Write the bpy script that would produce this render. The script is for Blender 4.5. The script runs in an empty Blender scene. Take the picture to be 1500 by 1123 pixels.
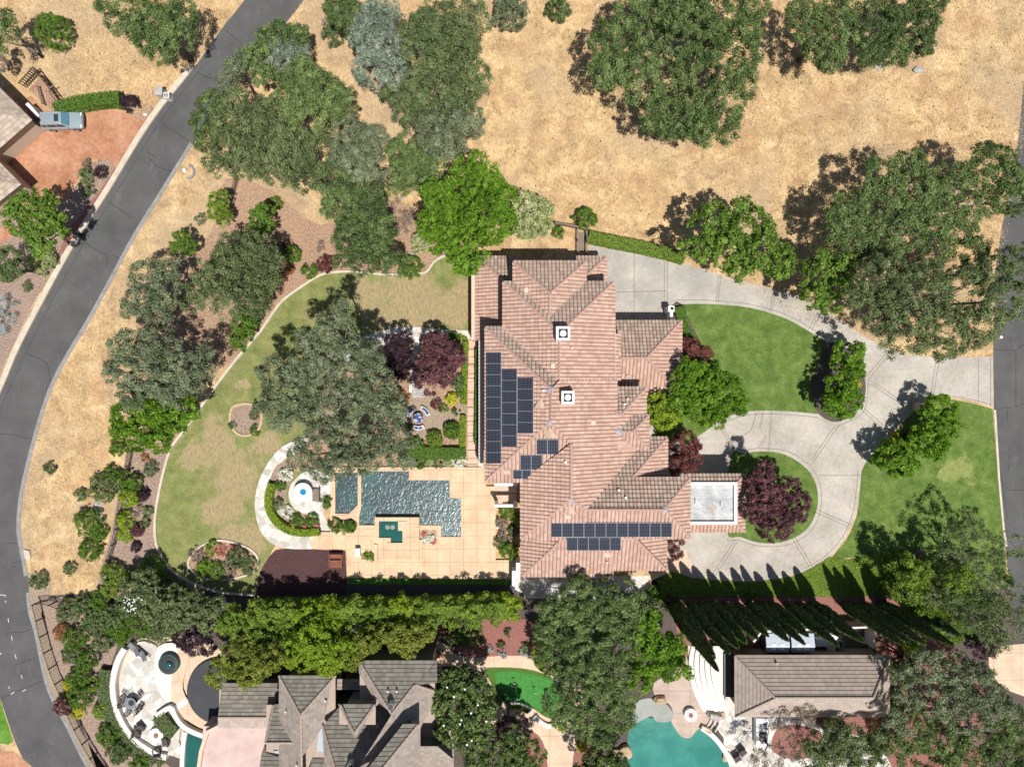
import bpy, bmesh, math, random
import numpy as np
from mathutils import Vector, Matrix
from mathutils.geometry import tessellate_polygon
# ---------------------------------------------------------------- camera, sky, sun, exposure
H = 74.0            # drone height (m)
F = 1036.0          # focal length in photo pixels (photo is 1500 x 1123)
scn = bpy.context.scene
COL = scn.collection
cam = bpy.data.cameras.new('camera'); co = bpy.data.objects.new('camera', cam); COL.objects.link(co)
co.location = (0, 0, H); co.rotation_euler = (0, 0, 0)
cam.sensor_width = 36; cam.lens = 36 * F / 1500; cam.clip_start = 1; cam.clip_end = 3000
scn.camera = co
SUN_EL = math.radians(68.5); SUN_AZ = math.radians(154)      # azimuth clockwise from north (+Y)
world = bpy.data.worlds.new('World'); scn.world = world; world.use_nodes = True
wn = world.node_tree.nodes; wn.clear()
sky = wn.new('ShaderNodeTexSky'); sky.sky_type = 'NISHITA'; sky.sun_disc = False
sky.sun_elevation = SUN_EL; sky.sun_rotation = SUN_AZ
bg = wn.new('ShaderNodeBackground'); bg.inputs[1].default_value = 0.065
wo = wn.new('ShaderNodeOutputWorld')
world.node_tree.links.new(sky.outputs[0], bg.inputs[0]); world.node_tree.links.new(bg.outputs[0], wo.inputs[0])
sl = bpy.data.lights.new('sun', 'SUN'); sl.energy = 4.8; sl.angle = math.radians(0.5); sl.color = (1, .96, .90)
so = bpy.data.objects.new('sun', sl); COL.objects.link(so)
sd = Vector((math.sin(SUN_AZ)*math.cos(SUN_EL), math.cos(SUN_AZ)*math.cos(SUN_EL), math.sin(SUN_EL)))
so.rotation_euler = sd.to_track_quat('Z', 'Y').to_euler(); so.location = sd*60
scn.view_settings.view_transform = 'Standard'; scn.view_settings.look = 'None'
scn.view_settings.gamma = 1; scn.view_settings.exposure = 0.2
# ---------------------------------------------------------------- helpers
def W(u, v, z=0.0):
    s = (H - z) / F
    return Vector(((u-750)*s, -(v-561.5)*s, z))
def mpp(z=0.0): return (H - z) / F
def tag(o, label=None, cat=None, group=None, kind=None):
    if label: o['label'] = label
    if cat: o['category'] = cat
    if group: o['group'] = group
    if kind: o['kind'] = kind
    return o
def empty(name, loc, label, cat, group=None, rz=0):
    o = bpy.data.objects.new(name, None); COL.objects.link(o); o.location = loc; o.rotation_euler = (0, 0, rz)
    o.empty_display_size = .3
    return tag(o, label, cat, group)
def link(name, me, mat=None, parent=None):
    o = bpy.data.objects.new(name, me); COL.objects.link(o)
    if mat:
        for m in (mat if isinstance(mat, (list, tuple)) else [mat]): me.materials.append(m)
    if parent:
        o.parent = parent
    return o
class MB:
    """collects geometry (in the local frame of its parent) and builds ONE mesh object"""
    def __init__(s): s.v = []; s.f = []; s.m = []; s.org = Vector((0, 0, 0))
    def add(s, vs, fs, mi=0):
        b = len(s.v); s.v += [Vector(p) for p in vs]; s.f += [[i+b for i in f] for f in fs]; s.m += [mi]*len(fs); return s
    def box(s, x0, y0, z0, x1, y1, z1, mi=0, M=None):
        vs = [Vector(p) for p in ((x0,y0,z0),(x1,y0,z0),(x1,y1,z0),(x0,y1,z0),(x0,y0,z1),(x1,y0,z1),(x1,y1,z1),(x0,y1,z1))]
        if M: vs = [M @ p for p in vs]
        return s.add(vs, [(3,2,1,0),(4,5,6,7),(0,1,5,4),(1,2,6,5),(2,3,7,6),(3,0,4,7)], mi)
    def bar(s, p, q, w, h, mi=0):
        p, q = Vector(p), Vector(q); d = q-p; L = d.length
        if L < 1e-5: return s
        M = Matrix.Translation(p) @ d.to_track_quat('X', 'Z').to_matrix().to_4x4()
        return s.box(0, -w/2, -h/2, L, w/2, h/2, mi, M)
    def tube(s, pts, rads, n=7, mi=0, caps=True):
        pts = [Vector(p) for p in pts]
        if not isinstance(rads, (list, tuple)): rads = [rads]*len(pts)
        vs = []; fs = []
        for i, p in enumerate(pts):
            d = (pts[min(i+1, len(pts)-1)] - pts[max(i-1, 0)])
            q = d.to_track_quat('Z', 'Y')
            for k in range(n):
                a = 2*math.pi*k/n
                vs.append(p + q @ Vector((math.cos(a)*rads[i], math.sin(a)*rads[i], 0)))
        for i in range(len(pts)-1):
            for k in range(n):
                a, b = i*n+k, i*n+(k+1) % n
                fs.append((a, b, b+n, a+n))
        if caps: fs.append(tuple(reversed(range(n)))); fs.append(tuple(range((len(pts)-1)*n, len(pts)*n)))
        return s.add(vs, fs, mi)
    def lathe(s, c, prof, n=24, mi=0):
        c = Vector(c); vs = []; fs = []
        for r, z in prof:
            for k in range(n):
                a = 2*math.pi*k/n; vs.append(c + Vector((r*math.cos(a), r*math.sin(a), z)))
        for i in range(len(prof)-1):
            for k in range(n):
                a, b = i*n+k, i*n+(k+1) % n; fs.append((a, b, b+n, a+n))
        fs.append(tuple(range((len(prof)-1)*n, len(prof)*n)))
        fs.append(tuple(reversed(range(n))))
        return s.add(vs, fs, mi)
    def prism(s, pts, z0, z1, mi=0, holes=(), top=True):
        """vertical prism of a polygon given as (x,y) world points"""
        loops = [[Vector((p[0], p[1], 0)) for p in pts]] + [[Vector((p[0], p[1], 0)) for p in h] for h in holes]
        tris = tessellate_polygon(loops); flat = [p for l in loops for p in l]
        fs = []
        for t in tris:
            a, b, c = (flat[i] for i in t)
            if (b-a).cross(c-a).z < 0: t = (t[0], t[2], t[1])
            fs.append(tuple(t))
        s.add([Vector((p.x, p.y, z1)) for p in flat], fs, mi)
        if z0 is not None:
            for l in loops:
                n = len(l); vs = [Vector((p.x, p.y, z0)) for p in l]+[Vector((p.x, p.y, z1)) for p in l]
                s.add(vs, [(i, (i+1) % n, (i+1) % n+n, i+n) for i in range(n)], mi)
        return s
    def mesh(s, name, org=None, smooth=False):
        org = Vector(org) if org is not None else Vector((0, 0, 0))
        me = bpy.data.meshes.new(name); me.from_pydata([tuple(p-org) for p in s.v], [], s.f)
        me.polygons.foreach_set('material_index', s.m)
        if smooth: me.polygons.foreach_set('use_smooth', [True]*len(s.f))
        me.update(); return me
    def build(s, name, mat, parent=None, smooth=False, local=False):
        """coordinates are world coordinates; made relative to the parent Empty unless local"""
        org = None
        if parent and not local: org = parent.matrix_basis.translation if parent.parent is None else Vector((0, 0, 0))
        if parent and parent.parent is not None and not local:
            t = Vector((0, 0, 0)); p = parent
            while p: t = t + p.matrix_basis.translation; p = p.parent
            org = t
        return link(name, s.mesh(name, org, smooth), mat, parent)
def thing(mb, name, mat, label, cat, group=None, kind=None, smooth=False):
    """one-mesh top-level thing with its origin at its base centre"""
    xs = [p.x for p in mb.v]; ys = [p.y for p in mb.v]; zs = [p.z for p in mb.v]
    org = Vector(((min(xs)+max(xs))/2, (min(ys)+max(ys))/2, min(zs)))
    o = link(name, mb.mesh(name, org, smooth), mat); o.location = org
    return tag(o, label, cat, group, kind)
def smoothpath(pts, n=5, closed=False):
    out = []; N = len(pts)
    rng = range(N) if closed else range(N-1)
    for i in rng:
        g = (lambda j: pts[j % N]) if closed else (lambda j: pts[max(0, min(N-1, j))])
        p0, p1, p2, p3 = g(i-1), g(i), g(i+1), g(i+2)
        for k in range(n):
            t = k/n
            out.append(tuple(0.5*(2*p1[c]+(p2[c]-p0[c])*t+(2*p0[c]-5*p1[c]+4*p2[c]-p3[c])*t*t+(3*p1[c]-p0[c]-3*p2[c]+p3[c])*t**3) for c in (0, 1)))
    if not closed: out.append(tuple(pts[-1]))
    return out
def px(pts, z=0.0): return [W(u, v, z).to_2d() for u, v in pts]
def sheet(name, pts, z, mat, sm=0, kind='structure', z0=None, holes=(), label=None, cat=None, group=None):
    if sm: pts = smoothpath(pts, sm, True)
    m = MB().prism(px(pts, z), z0, z, holes=[px(h, z) for h in holes])
    o = m.build(name, mat); return tag(o, label, cat, group, kind)
def offset(pts, d, closed=False):
    """pts 2D Vectors; left offset by d"""
    out = []; N = len(pts)
    for i in range(N):
        a = pts[(i-1) % N] if (closed or i > 0) else pts[i]
        b = pts[(i+1) % N] if (closed or i < N-1) else pts[i]
        t = (Vector(b)-Vector(a)); t.normalize(); n = Vector((-t.y, t.x)); out.append(Vector(pts[i])+n*d)
    return out
def ribbon(mb, pts, w, z0, z1, mi=0, sm=0, closed=False, zz=0.0):
    """a low wall / strip of width w metres following photo points seated at height zz"""
    if sm: pts = smoothpath(pts, sm, closed)
    c = px(pts, zz); L = offset(c, w/2, closed); R = offset(c, -w/2, closed); n = len(c)
    vs = []; fs = []
    for a, b in zip(L, R): vs += [(a.x, a.y, z0), (b.x, b.y, z0), (b.x, b.y, z1), (a.x, a.y, z1)]
    rng = range(n) if closed else range(n-1)
    for i in rng:
        a = i*4; b = ((i+1) % n)*4
        fs += [(a+3, a+2, b+2, b+3), (a+1, b+1, b+2, a+2), (a, a+3, b+3, b)]
    if not closed: fs += [(0, 1, 2, 3), ((n-1)*4+3, (n-1)*4+2, (n-1)*4+1, (n-1)*4)]
    return mb.add(vs, fs, mi)
# ---------------------------------------------------------------- materials
MATS = {}
class NT:
    def __init__(s, name):
        s.m = bpy.data.materials.new(name); s.m.use_nodes = True; s.t = s.m.node_tree; s.t.nodes.clear()
        s.out = s.t.nodes.new('ShaderNodeOutputMaterial'); s.tc = s.t.nodes.new('ShaderNodeNewGeometry')
    def n(s, ty, ins={}, **kw):
        x = s.t.nodes.new(ty)
        for k, v in kw.items(): setattr(x, k, v)
        for k, v in ins.items():
            if isinstance(v, bpy.types.NodeSocket): s.t.links.new(v, x.inputs[k])
            else: x.inputs[k].default_value = v
        return x
    def pos(s): return s.tc.outputs['Position']
    def noise(s, scale, detail=6, rough=.6, vec=None, dist=0.0):
        return s.n('ShaderNodeTexNoise', {'Vector': vec or s.pos(), 'Scale': scale, 'Detail': detail, 'Roughness': rough, 'Distortion': dist}).outputs[0]
    def ramp(s, fac, stops):
        r = s.n('ShaderNodeValToRGB', {'Fac': fac}); e = r.color_ramp.elements
        while len(e) < len(stops): e.new(.5)
        for i, (p, c) in enumerate(stops): e[i].position = p; e[i].color = (c[0], c[1], c[2], 1)
        return r.outputs[0]
    def mix(s, fac, a, b, mode='MIX'):
        x = s.n('ShaderNodeMixRGB', {}, blend_type=mode)
        for k, v in (('Fac', fac), ('Color1', a), ('Color2', b)):
            if isinstance(v, bpy.types.NodeSocket): s.t.links.new(v, x.inputs[k])
            elif k == 'Fac': x.inputs[k].default_value = v
            else: x.inputs[k].default_value = (v[0], v[1], v[2], 1)
        return x.outputs[0]
    def math(s, op, a, b=0.0, c=None, clamp=False):
        x = s.n('ShaderNodeMath', {}, operation=op, use_clamp=clamp)
        for i, v in enumerate((a, b, c)):
            if v is None: continue
            if isinstance(v, bpy.types.NodeSocket): s.t.links.new(v, x.inputs[i])
            else: x.inputs[i].default_value = v
        return x.outputs[0]
    def mr(s, v, a, b, c=0.0, d=1.0):
        return s.n('ShaderNodeMapRange', {'Value': v, 'From Min': a, 'From Max': b, 'To Min': c, 'To Max': d}).outputs[0]
    def scaled(s, sx, sy, sz=1, rz=0):
        return s.n('ShaderNodeMapping', {'Vector': s.pos(), 'Scale': (sx, sy, sz), 'Rotation': (0, 0, rz)}).outputs[0]
    def bump(s, h, st=.3, d=.05):
        return s.n('ShaderNodeBump', {'Height': h, 'Strength': st, 'Distance': d}).outputs[0]
    def attr(s, name): return s.n('ShaderNodeAttribute', {}, attribute_name=name).outputs['Fac']
    def blobs(s, lst):
        """sum of soft discs (photo px centre and radius) on the ground"""
        tot = None
        wv = s.n('ShaderNodeTexNoise', {'Vector': s.pos(), 'Scale': .28, 'Detail': 5, 'Roughness': .65}).outputs[1]
        wv = s.n('ShaderNodeVectorMath', {0: wv, 1: (.5, .5, .5)}, operation='SUBTRACT').outputs[0]
        wn_ = s.n('ShaderNodeVectorMath', {0: wv, 'Scale': 9.0}, operation='SCALE').outputs[0]
        wn_ = s.n('ShaderNodeVectorMath', {0: wn_, 1: (1, 1, 0)}, operation='MULTIPLY').outputs[0]
        wp = s.n('ShaderNodeVectorMath', {0: s.pos(), 1: wn_}, operation='ADD').outputs[0]
        for u, v, r in lst:
            p = W(u, v)
            d = s.n('ShaderNodeVectorMath', {0: wp, 1: (p.x, p.y, 0)}, operation='DISTANCE').outputs['Value']
            k = s.mr(d, r*mpp()*1.25, r*mpp()*.35)
            tot = k if tot is None else s.math('MAXIMUM', tot, k)
        return tot
    def done(s, color, rough=.8, normal=None, metal=0.0, spec=.3, extra=None):
        b = s.n('ShaderNodeBsdfPrincipled', {'Roughness': rough, 'Metallic': metal, 'Specular IOR Level': spec})
        if isinstance(color, bpy.types.NodeSocket): s.t.links.new(color, b.inputs['Base Color'])
        else: b.inputs['Base Color'].default_value = (*color, 1)
        if isinstance(rough, bpy.types.NodeSocket): s.t.links.new(rough, b.inputs['Roughness'])
        if normal: s.t.links.new(normal, b.inputs['Normal'])
        s.t.links.new(b.outputs[0], s.out.inputs[0]); s.bsdf = b
        return s.m
def rgb(h):
    h = h.lstrip('#'); c = [int(h[i:i+2], 16)/255 for i in (0, 2, 4)]
    return tuple(x/12.92 if x < .04045 else ((x+.055)/1.055)**2.4 for x in c)
def dim(c, k): return tuple(x*k for x in c)
def plain(name, c, rough=.7, var=.12, scale=3.0, metal=0.0, spec=.3):
    t = NT(name); n = t.noise(scale, 5, .65); n2 = t.noise(scale*7, 3, .6)
    f = t.math('ADD', t.math('MULTIPLY', n, .6), t.math('MULTIPLY', n2, .4))
    col = t.ramp(f, [(.3, dim(c, 1-var*1.6)), (.7, dim(c, 1+var))])
    return t.done(col, rough, t.bump(n2, .25, .01), metal, spec)
def leafmat(name, a, b, c, trans=.28):
    t = NT(name); col = t.ramp(t.attr('rnd'), [(.0, a), (.5, b), (1.0, c)])
    p = t.n('ShaderNodeBsdfPrincipled', {'Base Color': col, 'Roughness': .62, 'Specular IOR Level': .18})
    tr = t.n('ShaderNodeBsdfTranslucent', {'Color': t.mix(1, col, (1.3, 1.5, .7), 'MULTIPLY')})
    mx = t.n('ShaderNodeMixShader', {0: trans, 1: p.outputs[0], 2: tr.outputs[0]})
    t.t.links.new(mx.outputs[0], t.out.inputs[0]); return t.m
def build_materials():
    M = MATS
    # dry hillside grass
    t = NT('dry_grass')
    big = t.noise(.09, 4, .55); mid = t.noise(.55, 6, .65, dist=.6); fine = t.noise(4.5, 6, .75, vec=t.scaled(1, .55, 1, .5)); vf = t.noise(14, 3, .7)
    f = t.math('ADD', t.math('MULTIPLY', mid, .42), t.math('MULTIPLY', fine, .40)); f = t.math('ADD', f, t.math('MULTIPLY', vf, .18))
    col = t.ramp(f, [(.37, (.22, .135, .070)), (.455, (.40, .265, .135)), (.53, (.60, .42, .22)), (.61, (.80, .60, .335))])
    red = t.mr(t.noise(.22, 5, .6), .52, .70); col = t.mix(t.math('MULTIPLY', red, .7), col, (.46, .27, .145))
    gry = t.mr(big, .47, .62); col = t.mix(t.math('MULTIPLY', gry, .55), col, (.40, .31, .21))
    tuft = t.mr(t.noise(2.6, 2, .5), .68, .74); col = t.mix(t.math('MULTIPLY', tuft, .5), col, (.20, .15, .08)); st_ = t.mr(t.noise(.5, 6, .7, vec=t.scaled(1, .28, 1, .75), dist=.5), .5, .66); col = t.mix(t.math('MULTIPLY', st_, .38), col, (.36, .255, .15))
    M['dry'] = t.done(col, .95, t.bump(t.math('ADD', fine, t.math('MULTIPLY', mid, .8)), .75, .16), spec=.1)
    # mulch / soil
    def soil(name, a, b, c, sc=6):
        t = NT(name); n = t.noise(sc, 6, .75); g = t.noise(.5, 4, .6)
        col = t.ramp(n, [(.35, a), (.5, b), (.66, c)]); col = t.mix(t.mr(g, .4, .65, 0, .4), col, dim(b, 1.25))
        return t.done(col, .95, t.bump(n, .8, .1), spec=.1)
    M['mulch'] = soil('mulch', (.13, .08, .052), (.35, .225, .15), (.54, .38, .27))
    M['pinkmulch'] = soil('bark_mulch', (.12, .08, .062), (.30, .215, .17), (.47, .36, .29))
    M['redmulch'] = soil('red_mulch', (.12, .045, .035), (.27, .12, .10), (.42, .22, .18), 9)
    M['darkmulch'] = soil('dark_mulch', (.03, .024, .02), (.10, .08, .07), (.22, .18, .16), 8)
    M['playchips'] = soil('play_chips', (.045, .022, .022), (.085, .045, .045), (.12, .075, .07), 10)
    M['gravel'] = soil('gravel', (.12, .09, .065), (.32, .25, .18), (.5, .40, .31), 9)
    # lawns
    def lawn(name, g1, g2, g3, dryc, blobs=None, drynoise=(.6, .8), base=0.0):
        t = NT(name); fine = t.noise(9, 5, .75, vec=t.scaled(1, .5, 1, .9)); mid = t.noise(.8, 5, .65); big = t.noise(.25, 4, .6)
        f = t.math('ADD', t.math('MULTIPLY', fine, .5), t.math('MULTIPLY', mid, .5))
        col = t.ramp(f, [(.36, g1), (.5, g2), (.64, g3)])
        d = t.ramp(t.noise(5, 6, .8, vec=t.scaled(1, .4, 1, .9)), [(.33, dim(dryc, .6)), (.5, dryc), (.66, dim(dryc, 1.35))])
        k = t.mr(t.math('ADD', t.math('MULTIPLY', big, .6), t.math('MULTIPLY', t.noise(2.2, 5, .7), .4)), drynoise[0], drynoise[1])
        if blobs:
            b = t.blobs(blobs); b = t.math('SUBTRACT', t.math('MULTIPLY', b, 1.5), t.math('MULTIPLY', t.noise(1.3, 5, .75), 1.0)); b = t.mr(b, -.12, .55)
            k = t.math('MAXIMUM', k, b)
        col = t.mix(t.math('MULTIPLY', k, .82), col, d)
        return t.done(col, .95, t.bump(fine, .6, .06), spec=.1)
    M['lawn'] = lawn('green_lawn', (.052, .092, .019), (.103, .160, .036), (.185, .248, .072), (.24, .27, .09), [(1400, 690, 26)], (.56, .82))
    M['westlawn'] = lawn('half_dry_lawn', (.11, .135, .038), (.185, .205, .070), (.28, .275, .110), (.34, .26, .15),
        [(345, 690, 46), (330, 740, 42), (320, 640, 30), (370, 790, 28), (600, 430, 52), (540, 425, 32), (665, 450, 45), (620, 475, 36), (690, 420, 26), (395, 650, 26), (290, 660, 18), (560, 470, 34), (352, 560, 16), (340, 800, 26)], (.52, .68))
    M['limeg'] = lawn('ground_cover_green', (.06, .10, .015), (.12, .19, .03), (.21, .29, .06), (.3, .32, .10))
    M['kerbgrass'] = lawn('fresh_grass', (.06, .14, .02), (.10, .22, .03), (.17, .32, .06), (.2, .3, .08))
    t = NT('putting_turf'); M['turf'] = t.done(t.ramp(t.noise(2, 4, .6), [(.3, (.035, .165, .03)), (.7, (.065, .25, .05))]), .9, t.bump(t.noise(40, 2), .3, .01))
    t = NT('fringe_turf'); M['fringe'] = t.done(t.ramp(t.noise(6, 5, .7), [(.3, (.04, .10, .015)), (.7, (.09, .19, .03))]), .95, t.bump(t.noise(20, 3), .6, .04))
    # asphalt
    t = NT('asphalt'); n = t.noise(.35, 6, .6); fn = t.noise(16, 3, .7); st = t.mr(t.noise(.8, 8, .85, vec=t.scaled(1, .45, 1, .5)), .55, .70)
    col = t.ramp(t.math('ADD', t.math('MULTIPLY', n, .6), t.math('MULTIPLY', fn, .4)), [(.35, (.074, .073, .073)), (.65, (.120, .117, .115))])
    col = t.mix(t.math('MULTIPLY', st, .28), col, (.28, .265, .25))
    M['asphalt'] = t.done(col, .92, t.bump(fn, .35, .01), spec=.15)
    M['crack'] = plain('crack_sealant', (.022, .022, .024), .7)
    M['gutter'] = plain('gutter_concrete', (.27, .26, .25), .9, .25, 1.5)
    M['kerb'] = plain('kerb_concrete', (.56, .49, .39), .9, .18, 1.2)
    # driveway
    t = NT('drive_concrete'); n = t.noise(.28, 6, .62); n2 = t.noise(2.2, 6, .7); fn = t.noise(18, 3, .7)
    f = t.math('ADD', t.math('MULTIPLY', n, .5), t.math('ADD', t.math('MULTIPLY', n2, .35), t.math('MULTIPLY', fn, .15)))
    col = t.ramp(f, [(.36, (.29, .262, .225)), (.5, (.41, .375, .325)), (.64, (.53, .485, .425))])
    sx = t.n('ShaderNodeSeparateXYZ', {0: t.pos()}).outputs
    cool = t.math('MULTIPLY', t.mr(sx[1], 2, 9), t.mr(t.noise(.5, 5, .6), .35, .6)); col = t.mix(t.math('MULTIPLY', cool, .45), col, (.27, .275, .265))
    M['drive'] = t.done(col, .9, t.bump(fn, .2, .01), spec=.2)
    M['joint'] = plain('expansion_joint', (.18, .155, .13), .9)
    t = NT('stained_concrete'); n = t.noise(.4, 6, .65); n2 = t.noise(2.5, 6, .7)
    M['terracotta'] = t.done(t.ramp(t.math('ADD', t.math('MULTIPLY', n, .6), t.math('MULTIPLY', n2, .4)), [(.36, (.28, .12, .06)), (.5, (.41, .20, .115)), (.66, (.53, .31, .205))]), .8, t.bump(n2, .2, .01))
    # decks
    def deck(name, a, b, gx, gy, ox=0, oy=0, w=.012, rough=.85, joint=.55):
        t = NT(name); n = t.noise(.6, 6, .65); n2 = t.noise(5, 5, .7)
        col = t.ramp(t.math('ADD', t.math('MULTIPLY', n, .6), t.math('MULTIPLY', n2, .4)), [(.36, a), (.62, b)])
        s = t.n('ShaderNodeSeparateXYZ', {0: t.pos()}).outputs
        m = None
        for ax, g, o in ((0, gx, ox), (1, gy, oy)):
            if not g: continue
            fr = t.math('FRACT', t.math('DIVIDE', t.math('ADD', s[ax], o+200*g), g))
            k = t.math('LESS_THAN', t.math('ABSOLUTE', t.math('SUBTRACT', fr, .5)), w/g*1.8)
            m = k if m is None else t.math('MAXIMUM', m, k)
        if m: col = t.mix(t.math('MULTIPLY', m, joint), col, dim(a, .35))
        return t.done(col, rough, t.bump(n2, .15, .01))
    M['deck'] = deck('pool_deck_concrete', (.51, .355, .225), (.69, .51, .335), 1.37, 1.37, .25, .1)
    M['coping'] = deck('pool_coping', (.54, .365, .24), (.68, .50, .345), 0, 1.25, 0, .3)
    M['paver'] = deck('sandstone_pavers', (.50, .33, .24), (.66, .47, .36), 0, 1.5, 0, .2, .03, .85, .9)
    M['pathconc'] = deck('tan_path_concrete', (.50, .36, .25), (.66, .51, .37), 2.9, 2.9, .4, .6)
    M['pinkdeck'] = deck('pink_terrace', (.46, .33, .30), (.60, .46, .42), 0, 0)
    M['taupe'] = deck('taupe_patio', (.38, .29, .235), (.52, .42, .35), 2.3, 2.3, .9, 1.1)
    M['woodboard'] = deck('deck_boards', (.28, .16, .10), (.46, .28, .19), .28, 0, 0, 0, .02)
    # flagstone (cream with irregular joints)
    def flag(name, a, b, c, sc=1.5, joint=(.45, .40, .34)):
        t = NT(name); w = t.n('ShaderNodeVectorMath', {0: t.pos(), 1: t.n('ShaderNodeVectorMath', {0: t.n('ShaderNodeTexNoise', {'Vector': t.pos(), 'Scale': 1.2}).outputs[1], 1: (.5, .5, .5)}, operation='SCALE').outputs[0]}, operation='ADD').outputs[0]
        v = t.n('ShaderNodeTexVoronoi', {'Vector': w, 'Scale': sc}, feature='F1', voronoi_dimensions='2D'); e = t.n('ShaderNodeTexVoronoi', {'Vector': w, 'Scale': sc}, feature='DISTANCE_TO_EDGE', voronoi_dimensions='2D')
        r = t.n('ShaderNodeSeparateColor', {0: v.outputs['Color']}).outputs[0]
        col = t.ramp(r, [(0, a), (.5, b), (1, c)]); col = t.mix(t.mr(t.noise(3, 5, .7), .4, .7, 0, .25), col, dim(a, .8))
        col = t.mix(t.mr(e.outputs['Distance'], .055, .02, 0, .75), col, joint)
        return t.done(col, .8, t.bump(t.mr(e.outputs['Distance'], 0, .06), .3, .02))
    M['flag'] = flag('cream_flagstone', (.42, .39, .35), (.58, .54, .48), (.72, .70, .66))
    M['flagwarm'] = flag('warm_flagstone', (.58, .50, .40), (.78, .70, .60), (.86, .80, .72), 1.3)
    M['cobble'] = flag('grey_cobbles', (.30, .29, .28), (.45, .43, .40), (.60, .57, .53), 5, (.12, .10, .08))
    M['whitestone'] = plain('white_coping_stone', (.64, .61, .56), .7, .05, 2)
    M['stucco'] = plain('beige_stucco', (.50, .40, .31), .9, .1, 2)
    M['stuccolite'] = plain('peach_stucco', (.66, .48, .37), .9, .08, 2)
    M['whitewall'] = plain('white_stucco', (.80, .79, .77), .8, .04, 2)
    M['darkwall'] = plain('shaded_taupe_stucco', (.30, .25, .20), .9, .1, 2)  # darker taupe for the walls of the grey house and pool house
    # roof tiles
    def tile(name, a, b, c, moss=None):
        t = NT(name); col = t.ramp(t.attr('rnd'), [(0, a), (.5, b), (1, c)])
        col = t.mix(t.mr(t.noise(.45, 6, .7), .42, .72, 0, .35), col, dim(a, .85)); col = t.mix(t.mr(t.noise(7, 4, .7), .5, .75, 0, .25), col, dim(c, 1.05))
        return t.done(col, .85, t.bump(t.noise(25, 2), .15, .01), spec=.2)
    M['tile'] = tile('terracotta_tile', (.41, .262, .20), (.475, .318, .25), (.53, .37, .30))
    M['lichentile'] = tile('lichened_tile', (.29, .21, .165), (.365, .275, .22), (.43, .335, .275))  # north-slope copy: slope shade painted into the colour, with a lichen tone
    M['tilegap'] = plain('tile_gap', (.14, .085, .065), .95)
    M['cap'] = plain('ridge_tile', (.44, .285, .23), .85, .12, 3)
    M['slate'] = tile('grey_brown_tile', (.185, .168, .140), (.235, .212, .178), (.29, .262, .222))  # darker copy for north slopes, their shade painted into the tile colour
    M['slatelite'] = tile('taupe_tile', (.34, .275, .235), (.38, .315, .27), (.43, .36, .31))
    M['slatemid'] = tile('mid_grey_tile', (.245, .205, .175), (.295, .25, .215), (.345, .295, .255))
    M['slategap'] = plain('slate_gap', (.055, .045, .038), .95)
    M['slatecap'] = plain('grey_ridge_tile', (.40, .32, .26), .85, .12, 3)
    M['slateroof'] = tile('driveway_roof_tile', (.34, .27, .21), (.43, .35, .28), (.52, .43, .35))
    t = NT('weathered_flat_roof'); n = t.noise(.9, 6, .7); n2 = t.noise(4, 5, .7)
    col = t.ramp(t.math('ADD', t.math('MULTIPLY', n, .6), t.math('MULTIPLY', n2, .4)), [(.38, (.30, .32, .32)), (.5, (.43, .44, .44)), (.62, (.58, .58, .56))])
    s = t.n('ShaderNodeSeparateXYZ', {0: t.pos()}).outputs; fr = t.math('FRACT', t.math('DIVIDE', t.math('ADD', s[1], 200.0), .92)); seam = t.math('LESS_THAN', fr, .06)
    col = t.mix(t.math('MULTIPLY', seam, .5), col, (.20, .20, .20)); col = t.mix(t.mr(t.noise(.6, 6, .8), .56, .64, 0, .7), col, (.40, .25, .13))
    M['bitumen'] = t.done(col, .9)
    # solar panel: cell grid from UV
    t = NT('solar_cells'); uv = t.n('ShaderNodeUVMap').outputs[0]; s = t.n('ShaderNodeSeparateXYZ', {0: uv}).outputs
    m = None
    for i, g, w in ((0, 6, .07), (1, 10, .085)):
        fr = t.math('FRACT', t.math('MULTIPLY', s[i], float(g))); k = t.math('GREATER_THAN', t.math('ABSOLUTE', t.math('SUBTRACT', fr, .5)), .5-w)
        m = k if m is None else t.math('MAXIMUM', m, k)
    base = t.ramp(t.noise(.8, 3), [(.3, (.004, .005, .010)), (.7, (.009, .012, .026))])
    M['solar'] = t.done(t.mix(m, base, (.12, .135, .17)), .45, spec=.12)
    M['alu'] = plain('aluminium', (.55, .57, .60), .45, .05, 5, .6)
    M['darkmetal'] = plain('dark_metal', (.035, .036, .04), .5, .15)
    M['ironmesh'] = plain('wrought_iron', (.05, .04, .04), .6)
    M['flash'] = plain('lead_flashing', (.30, .33, .42), .5, .1)
    M['glass'] = plain('dark_glass', (.03, .045, .055), .08, .1, 2, 0, .8)
    M['skyglass'] = plain('skylight_glass', (.42, .50, .56), .15, .1, 1, 0, .8)
    M['carpaint'] = plain('silver_blue_paint', (.36, .43, .46), .3, .03, 2, .35, .5)
    M['tyre'] = plain('tyre_rubber', (.02, .02, .022), .85)
    M['carglass'] = plain('windscreen', (.10, .22, .28), .08, .1, 2, 0, .9)
    M['white'] = plain('white_paint', (.80, .80, .80), .5, .04)
    M['shed'] = plain('pale_blue_metal', (.46, .51, .58), .5, .06, 2)
    M['wood'] = plain('weathered_wood', (.25, .20, .16), .9, .3, 2)
    M['redwood'] = plain('redwood', (.24, .085, .05), .7, .2, 3)
    M['trunk'] = plain('bark', (.16, .13, .105), .95, .3, 3)
    M['greybark'] = plain('pale_bark', (.36, .33, .29), .95, .25, 3)
    M['rock'] = plain('tan_boulder', (.52, .38, .24), .9, .25, 1.5)
    M['greyrock'] = plain('grey_boulder', (.42, .40, .37), .9, .25, 1.5)
    M['bluetile'] = NT('blue_mosaic'); t = M['bluetile']
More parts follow.
